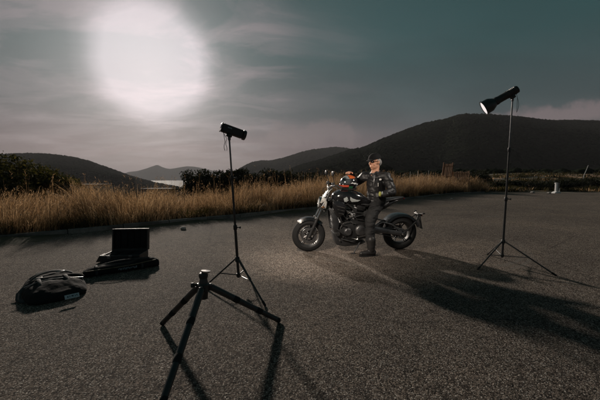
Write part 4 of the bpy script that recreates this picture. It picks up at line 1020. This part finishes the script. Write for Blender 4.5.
    # saddle, pillion seat and pointed tail
    m = MB(); m.loft([(.98,0,.815,.07,.030),(1.06,0,.800,.12,.040),(1.18,0,.785,.15,.045),(1.28,0,.800,.150,.048),(1.345,0,.835,.125,.045)], 24, 2.8); m.build('seat', M['leather'], t)
    m = MB(); m.loft([(1.30,0,.865,.10,.022),(1.38,0,.880,.105,.030),(1.50,0,.897,.085,.028),(1.60,0,.912,.055,.020),(1.645,0,.918,.03,.012)], 20, 2.6); m.build('pillion_seat', M['leather'], t)
    m = MB(); m.loft([(1.06,0,.735,.10,.05),(1.20,0,.735,.125,.055),(1.32,0,.785,.11,.055),(1.45,0,.845,.09,.035),(1.58,0,.885,.055,.024),(1.665,0,.912,.02,.010)], 20, 2.5); tail = m.build('tail_unit', M['gloss_black'], t)
    m = MB(); m.box((1.650,0,.900), (.02,.07,.018), rot=(0,-.3,0), bev=.004); m.build('tail_light', M['red_glass'], tail)
    # shock, swingarm, chain
    m = MB(); m.tube([(1.05,-.06,.36),(1.19,-.06,.72)], .017, 10)
    for k in range(9):
        p = Vector((1.07,-.06,.41)).lerp(Vector((1.17,-.06,.67)), k/8); m.lathe([(.032,-.006),(.040,0),(.032,.006)], p, (.1,0,.36), 14)
    m.build('shock_absorber', M['steel'], t)
    for sy in (-1, 1):
        m = MB(); y = sy*.145
        m.prism([(1.00,.40),(1.04,.44),(1.30,.40),(1.63,.335),(1.66,.30),(1.62,.27),(1.30,.32),(1.02,.34)], y-.018, y+.018, bev=.007)
        m.build('swingarm', M['dark_steel'], t)
        MB().tube([(1.10,y,.45),(1.24,y,.515),(1.40,y,.475),(WB-.03,y,.345)], .013, 8).build('swingarm_brace', M['dark_steel'], t)
        MB().lathe([(.0,.02),(.018,.02),(.024,.0)], (WB,sy*.165,RR), (0,sy,0), 8).build('axle_nut', M['steel'], t)
    m = MB(); m.tube([(1.02,-.118,.425),(WB,-.118,RR+.085)], .008, 6); m.tube([(1.02,-.118,.345),(WB,-.118,RR-.085)], .008, 6); m.lathe([(.085,-.004),(.085,.004),(.05,.004),(.05,-.004)], (WB,-.118,RR), (0,1,0), 30, closed=True); m.build('chain', M['dark_steel'], t)
    # rear hugger mudguard with its trailing plate arm
    m = MB(); rings = []
    for k in range(17):
        a = R(22+k*7.4); ca, sa = math.cos(a), math.sin(a); r0 = RR+.030
        rings.append([ra+Vector((ca*(r0+dr), yy, sa*(r0+dr))) for yy, dr in ((-.118,-.030),(-.105,.006),(-.05,.016),(.05,.016),(.105,.006),(.118,-.045),(.108,-.045),(.095,-.002),(0,.006),(-.095,-.002),(-.108,-.045))])
    m.rings(rings); m.build('rear_mudguard', M['gloss_black'], t)
    m = MB(); m.tube([(WB+.02,-.13,RR),(WB+.24,-.13,.52),(WB+.31,-.06,.60)], .013, 8); m.tube([(WB+.02,.13,RR),(WB+.24,.13,.52),(WB+.31,.06,.60)], .013, 8); m.build('plate_arm', M['black_metal'], t)
    pl = MB(); pl.box((WB+.345,0,.50), (.014,.19,.26), rot=(0,-.22,0), bev=.004); pl.box((WB+.325,0,.62), (.07,.16,.03), rot=(0,.3,0), bev=.008); pl.build('plate_holder', M['black_plastic'], t)
    MB().box((WB+.356,0,.48), (.004,.17,.11), rot=(0,-.22,0)).build('number_plate', simple('plate', (.30,.30,.28), .5), t)
    for sy in (-1, 1):
        m = MB(); m.tube([(WB+.33,sy*.05,.635),(WB+.35,sy*.13,.65)], .006, 6); m.ell((WB+.355,sy*.145,.652), (.026,.018,.014)); m.build('rear_indicator', M['black_plastic'], t)
    m = MB(); m.box((WB+.385,0,.60), (.02,.08,.03), bev=.005); m.build('reflector', M['red_glass'], t)
    for sy in (-1, 1):
        m = MB(); m.tube([(1.00,sy*.15,.33),(.98,sy*.26,.32)], .012, 8); m.build('foot_peg', M['dark_steel'], t)
        m = MB(); m.tube([(1.00,sy*.16,.36),(.92,sy*.19,.30),(.80,sy*.20,.28)], .007, 6); m.ell((.79,sy*.205,.28), (.012,.02,.012)); m.build('pedal', M['steel'], t)
    m = MB(); m.tube([(.86,-.13,.18),(.78,-.20,.09),(.72,-.245,.018)], [.013,.012,.011], 8); m.box((.712,-.25,.016), (.07,.04,.010), bev=.003); m.build('side_stand', M['dark_steel'], t)
    return t
moto = motorcycle()
# ------------------------------------------------------------------ helmet on the tank
def helmet():
    loc = BM @ Vector((.69,-.03,1.038)); t = thing('helmet', 'black full-face helmet with orange and white patches, resting on the motorcycle tank', 'helmet', loc, (0,0,BTH+R(14)))
    b = bmesh.new(); bmesh.ops.create_uvsphere(b, u_segments=48, v_segments=32, radius=1)
    for v in b.verts:
        p = v.co.copy(); x, y, z = p.x*.155, p.y*.122, p.z*.130+.132
        front = max(0, -p.x)
        if p.z < 0: x -= .018*front*min(1, -p.z*2); 
        if z < .030: z = .030-(.030-z)*.1
        if p.z < -.1 and p.z > -.75: x -= .030*front**2
        v.co = Vector((x, y, z))
    me = bpy.data.meshes.new('shell'); 
    mats = [M['gloss_black'], M['orange'], M['grey_shell'], M['white_paint'], M['shades'], M['green'], simple('red_orange_paint', (.50,.07,.035), .45)]
    for f in b.faces:
        c = f.calc_center_median(); f.smooth = True; k = 0
        X, Y, Z = c.x, c.y, c.z
        if X < -.055 and .100 < Z < .185+.2*(X+.1): k = 4
        elif -.120 < X < -.052 and Z > .185+.2*(X+.1) and Z < .275: k = 2
        elif -.045 < X < .085 and .205+.10*X < Z < .262: k = 1
        elif abs(Y) > .06 and abs(Z-(.128-.18*(X-.0))) < .012: k = 3
        elif X < -.055 and .055 < Z < .100: k = 6
        elif -.05 < X < .01 and Z < .075: k = 5
        elif X > .075 and .05 < Z < .085: k = 2
        f.material_index = k
    b.to_mesh(me); b.free()
    for m_ in mats: me.materials.append(m_)
    o = bpy.data.objects.new('shell', me); COL.objects.link(o); o.parent = t
    # visor stands proud of the shell, pivot caps at its ends
    m = MB(); rings = []
    for k in range(15):
        a = R(-74+k*148/14); rings.append([Vector((-math.cos(a)*.164, math.sin(a)*.130, z)) + Vector((.03*(z-.155)/.05 if z > .155 else 0, 0, 0)) for z in (.108,.13,.155,.18,.200)]+[Vector((-math.cos(a)*.160, math.sin(a)*.126, z)) + Vector((.03*(z-.155)/.05 if z > .155 else 0, 0, 0)) for z in (.200,.155,.108)])
    m.rings(rings); m.build('visor', simple('smoked_visor', (.05,.055,.06), .08, coat=.5), t)
    for sy in (-1, 1): MB().lathe([(.0,.012),(.018,.010),(.024,0)], (-.035,sy*.118,.150), (0,sy,0), 16).build('visor_pivot', M['black_plastic'], t)
    m = MB(); m.tube([(-.12,-.05,.028),(0,-.10,.022),(.11,-.04,.028),(.11,.04,.028),(0,.10,.022),(-.12,.05,.028)], .012, 8, closed=True); m.build('neck_roll', M['rubber'], t)
helmet()
# ------------------------------------------------------------------ rider
def rider():
    foot = BM @ Vector((.93,-.42,0)); foot.z = 0
    t = thing('person', 'person in black leather jacket, cap and boots astride the motorcycle, one hand on the helmet', 'person', foot)
    def W(u, y, z): return (BM @ Vector((u, y, z)))-foot
    def cap(mb, a, b, ra, rb, n=7, seg=14):
        a, b = Vector(a), Vector(b); L = (b-a).length; ax = (b-a)/L; pts = []; rr = []
        for k in range(5): th = math.pi/2*(1-k/4); pts.append(a-ax*ra*math.sin(th)); rr.append(max(.001, ra*math.cos(th)))
        for k in range(1, n): q = k/n; pts.append(a.lerp(b, q)); rr.append(ra+(rb-ra)*q)
        for k in range(5): th = math.pi/2*k/4; pts.append(b+ax*rb*math.sin(th)); rr.append(max(.001, rb*math.cos(th)))
        mb.tube(pts, rr, seg)
    # joints
    pel = W(1.19,-.01,.88); hipN = W(1.185,-.105,.865); hipF = W(1.185,.10,.865)
    waist = W(1.175,-.02,1.00); chest = W(1.165,-.045,1.17); nb = W(1.13,-.06,1.325)
    shN = W(1.275,-.185,1.275); shF = W(1.005,.075,1.275)
    elN = W(1.350,-.285,1.03); wrN = W(1.165,-.36,.985); 
    elF = W(.865,.23,1.16); wrF = W(.735,.05,1.345)
    knN = W(.955,-.33,.555); anN = W(.955,-.425,.115); knF = W(.93,.29,.58); anF = W(1.02,.28,.40)
    hc = W(1.115,-.085,1.52); fw = (BM.to_3x3() @ Vector((-.86,-.40,-.16))).normalized(); up0 = Vector((0,0,1)); rt = fw.cross(up0).normalized(); up = rt.cross(fw)
    HR = Matrix((fw, rt, up)).transposed()*1.0 @ Matrix.Diagonal((1.08,1.08,1.08))   # local x forward, y side, z up
    def Hh(x, y, z): return hc+HR @ Vector((x, y, z))
    # --- body: head, neck, torso, limbs and hands in one surface
    b = MB()
    b.ell(hc+up*.02, (.098,.076,.108), rot=HR); b.ell(Hh(.022,0,-.055), (.072,.060,.066), rot=HR)          # skull, jaw
    b.ell(Hh(.062,0,-.092), (.026,.026,.024), rot=HR)                                                        # chin
    b.tube([Hh(.094,0,.022), Hh(.112,0,-.008), Hh(.120,0,-.022)], [.009,.013,.016], 8)                       # nose
    b.ell(Hh(.092,0,-.060), (.014,.026,.010), rot=HR)                                                       # lips
    b.ell(Hh(.086,0,.036), (.016,.052,.010), rot=HR)                                                         # brow
    for s in (-1, 1): b.ell(Hh(-.005, s*.078, -.005), (.020,.010,.032), rot=HR); b.ell(Hh(.062, s*.040,-.030), (.022,.018,.022), rot=HR)
    cap(b, Hh(-.02,0,-.06), nb+Vector((0,0,.02)), .058, .062); cap(b, Hh(.01,0,-.09), nb+fw*.045+Vector((0,0,-.01)), .045, .045); cap(b, nb, chest, .07, .12); cap(b, chest, waist, .13, .125); cap(b, waist, pel, .125, .14)
    cap(b, shN, shF, .062, .062); cap(b, hipN, hipF, .10, .10)
    for s_, e_, w_ in ((shN, elN, wrN), (shF, elF, wrF)): cap(b, s_, e_, .052, .040); cap(b, e_, w_, .040, .026)
    for h_, k_, a_ in ((hipN, knN, anN), (hipF, knF, anF)): cap(b, h_, k_, .082, .054); cap(b, k_, a_, .054, .036)
    fwd = (BM.to_3x3() @ Vector((-1,-.12,0))).normalized()
    cap(b, anN-fwd*.03+Vector((0,0,-.06)), anN+fwd*.13+Vector((0,0,-.075)), .035, .030)
    cap(b, anF-fwd*.03+Vector((0,0,-.06)), anF+fwd*.13+Vector((0,0,-.06)), .035, .030)
    def hand(mb, wr, d, pn, side, curl, grow=0.0):
        # d: wrist -> knuckles, pn: palm side normal, side: towards the thumb
        d = d.normalized(); side = (side-d*side.dot(d)).normalized(); pn = (pn-d*pn.dot(d)-side*pn.dot(side)).normalized()
        mb.ell(wr+d*.045, (.050,.040,.018), rot=Matrix((d, side, pn)).transposed(), u=14, v=8)
        mb.ell(wr+d*.062, (.034,.038,.014), rot=Matrix((d, side, pn)).transposed(), u=12, v=8)
        for k, (off, L, sp) in enumerate(((.029,.072,.10),(.010,.080,.03),(-.010,.075,-.05),(-.029,.060,-.14))):
            p = wr+d*.080+side*off; dd = (d+side*sp).normalized(); pts = [p-dd*.015, p]; a = 0
            for j, f in enumerate((.45,.32,.23)):
                a += curl*(.6,.9,.7)[j]; q = (dd*math.cos(a)+pn*math.sin(a)); p = p+q*L*f; pts.append(p)
            mb.tube(pts, [.0092+grow,.0092+grow,.0085+grow,.0078+grow,.006+grow], 8); mb.ell(pts[-1], .006+grow, u=8, v=6)
        p = wr+d*.022+side*.030; q1 = (d*.55+side*.75+pn*.25).normalized(); q2 = (d*.85+side*.25+pn*.5).normalized()
        mb.tube([p-q1*.02, p, p+q1*.032, p+q1*.032+q2*.028], [.013+grow,.0125+grow,.0105+grow,.008+grow], 8); mb.ell(p+q1*.032+q2*.028, .008+grow, u=8, v=6)
    dF = W(.65,-.06,1.350)-wrF; hand(b, wrF, dF, Vector((0,0,-1)), Vector((.3,-1,0)), .42)
    dN = W(1.06,-.33,.975)-wrN; hand(b, wrN, dN, Vector((.1,.6,-1)), Vector((0,.4,1)), .55)
    body = b.fuse('body', M['skin'], t, .0062, 3)
    # --- clothes
    j = MB()
    cap(j, nb+Vector((0,0,-.03)), chest, .092, .158); cap(j, chest, waist, .165, .160); cap(j, waist, pel+Vector((0,0,.02)), .160, .158)
    cap(j, shN, shF, .080, .080)
    for s_, e_, w_ in ((shN, elN, wrN), (shF, elF, wrF)):
        cap(j, s_, e_, .082, .068); cap(j, e_, w_+(w_-e_).normalized()*-.012, .068, .046)
    for v in j.bm.verts: pass
    o = j.fuse('jacket', M['leather'], t, .010, 4)
    # sleeve creases and drape
    me = o.data; co = np.empty(len(me.vertices)*3, np.float32); me.vertices.foreach_get('co', co); co = co.reshape(-1, 3); nr = np.empty_like(co.ravel()); me.vertices.foreach_get('normal', nr); nr = nr.reshape(-1, 3)
    ds = np.array([mnoise.fractal(Vector((c[0]*6+c[2]*5, c[1]*6, c[2]*13)), .9, 2.1, 5) for c in co]); me.vertices.foreach_set('co', (co+nr*(ds*.017)[:, None]).ravel().astype(np.float32)); me.update()
    m = MB(); rr = []
    for r_, dz, tl in ((.080,-.022,0),(.086,.0,.0),(.082,.022,0),(.076,.022,0),(.074,-.02,0)): rr.append([nb+Vector((0,0,dz+.012))+HR @ Vector((r_*math.cos(a)*1.0, r_*math.sin(a)*.95, -.012*math.cos(a))) for a in [2*math.pi*k/24 for k in range(24)]])
    m.rings(rr, cap=False); m.build('collar', M['leather'], o)
    nf = (BM.to_3x3() @ Vector((-.67,-.74,0))).normalized(); sd = (shN-shF).normalized()
    def onchest(a, z, r=.150): r = r+.012; return chest.lerp(waist, -z/.17)+nf*r*math.cos(a)*1.0+sd*r*math.sin(a)
    m = MB(); m.tube([onchest(.15,.13,.118), onchest(.15,.06,.160), onchest(.15,-.05,.162), onchest(.15,-.17,.152), onchest(.15,-.27,.150)], .004, 6); m.build('zip', M['dark_steel'], o)
    fr_ = frame_from(nf)
    m = MB(); m.ell(onchest(.75,.055,.158), (.022,.016,.006), rot=fr_); m.build('chest_patch', M['white_paint'], o)
    p = onchest(.55,-.02,.157); m = MB(); m.tube([p+Vector((0,0,.02)), p-Vector((0,0,.04))], .004, 6); m.build('pocket_zip', M['steel'], o)
    # trousers
    q = MB(); cap(q, hipN, hipF, .125, .125)
    for h_, k_, a_ in ((hipN, knN, anN), (hipF, knF, anF)): cap(q, h_, k_, .118, .082); cap(q, k_, k_.lerp(a_, .6), .082, .076); cap(q, k_.lerp(a_, .6), k_.lerp(a_, .88), .076, .066)
    tr = q.fuse('trousers', M['denim'], t, .010, 3)
    me = tr.data; co = np.empty(len(me.vertices)*3, np.float32); me.vertices.foreach_get('co', co); co = co.reshape(-1, 3); nr = np.empty_like(co.ravel()); me.vertices.foreach_get('normal', nr); nr = nr.reshape(-1, 3)
    ds = np.array([mnoise.fractal(Vector((c[0]*7+5, c[1]*7, c[2]*17)), 1.0, 2.0, 4) for c in co]); me.vertices.foreach_set('co', (co+nr*(ds*.016)[:, None]).ravel().astype(np.float32)); me.update()
    # boots
    for a_ in (anN, anF):
        z0 = -a_.z if a_ is anN else -.115
        base = Vector((a_.x, a_.y, a_.z-.115 if a_ is anF else 0))
        m = MB(); cap(m, base+Vector((0,0,.26)), base+Vector((0,0,.10)), .070, .058); cap(m, base-fwd*.035+Vector((0,0,.062)), base+fwd*.10+Vector((0,0,.050)), .050, .044); cap(m, base+fwd*.08+Vector((0,0,.048)), base+fwd*.165+Vector((0,0,.045)), .044, .038)
        bt = m.fuse('boot', M['boot'], t, .008, 3)
        s = MB(); sec = []
        pf = fwd.cross(Vector((0,0,1)))
        out = []
        for zz in (.0, .024):
            out.append([base+fwd*(.065+.145*math.cos(a))+pf*((.046 if math.cos(a) > 0 else .038)*math.sin(a))+Vector((0,0,zz)) for a in [2*math.pi*k/24 for k in range(24)]])
        s.rings(out); s.build('sole', M['rubber'], bt)
    # left glove with coloured knuckles, worn on the near hand
    g = MB(); hand(g, wrN, dN, Vector((.1,.6,-1)), Vector((0,.4,1)), .55, .004); cap(g, wrN-dN.normalized()*.045, wrN+dN.normalized()*.02, .040, .032)
    gl = g.fuse('glove', M['leather'], t, .006, 2)
    k = MB(); pp = wrN+dN.normalized()*.05; k.ell(pp+Vector((-.010,-.026,.014)), (.022,.014,.040)); k.build('knuckle_patch', M['yellow'], gl); k = MB(); k.ell(pp+Vector((.026,-.026,.026)), (.014,.012,.030)); k.build('pale_knuckle_patch', M['grey_shell'], gl)
    # cap with a short peak, grey hair at the sides, wrap sunglasses
    m = MB(); rr = []
    for k_ in range(9):
        th_ = math.pi/2*k_/8; r_ = math.cos(th_); rr.append([hc+HR @ Vector((.112*r_*math.cos(a)-.006, .092*r_*math.sin(a), .046+.094*math.sin(th_)**.9)) for a in [2*math.pi*i/28 for i in range(28)]])
    m.rings(rr); cp = m.build('cap', M['cap'], t)
    m = MB(); rr = []
    for i in range(11):
        a = R(-58+i*11.6); ca, sa = math.cos(a), math.sin(a); rr.append([hc+HR @ Vector(p_) for p_ in ((.100*ca, .088*sa, .052), (.100*ca+.060*ca**.6, .084*sa, .040), (.100*ca+.058*ca**.6, .083*sa, .035), (.098*ca, .087*sa, .045))])
    m.rings(rr); m.build('peak', M['cap'], cp)
    m = MB()
    m.ell(Hh(-.052,0,-.012), (.058,.079,.072), rot=HR)
    for s in (-1, 1): m.ell(Hh(-.012, s*.068, .010), (.034,.016,.042), rot=HR)
    m.fuse('hair', M['hair'], t, .007, 2)
    m = MB()
    for s in (-1, 1):
        m.ell(Hh(.090, s*.034, .014), (.012,.029,.018), rot=HR @ Euler((0,0,s*.35)).to_matrix()); m.tube([Hh(.082, s*.060, .018), Hh(.04, s*.083, .016), Hh(-.01, s*.087, .010)], .0035, 6)
    m.tube([Hh(.100,-.012,.020), Hh(.104,0,.022), Hh(.100,.012,.020)], .003, 6)
    m.build('sunglasses', M['shades'], t)
rider()
#MOTO-END

# ------------------------------------------------------------------ haze
t = bpy.data.materials.new('haze'); t.use_nodes = True; N_ = t.node_tree.nodes; N_.remove(N_['Principled BSDF'])
vol = N_.new('ShaderNodeVolumePrincipled'); vol.inputs['Color'].default_value = (.78,.78,.82,1); vol.inputs['Density'].default_value = 1.35e-4; vol.inputs['Anisotropy'].default_value = .1
t.node_tree.links.new(vol.outputs[0], N_['Material Output'].inputs['Volume'])
hz_ = MB().box((0, 200, 91), (12600, 12700, 260)).build('haze', t, smooth=False); tag(hz_, kind='stuff', label='thin pale evening haze over the bay and hills', cat='haze')
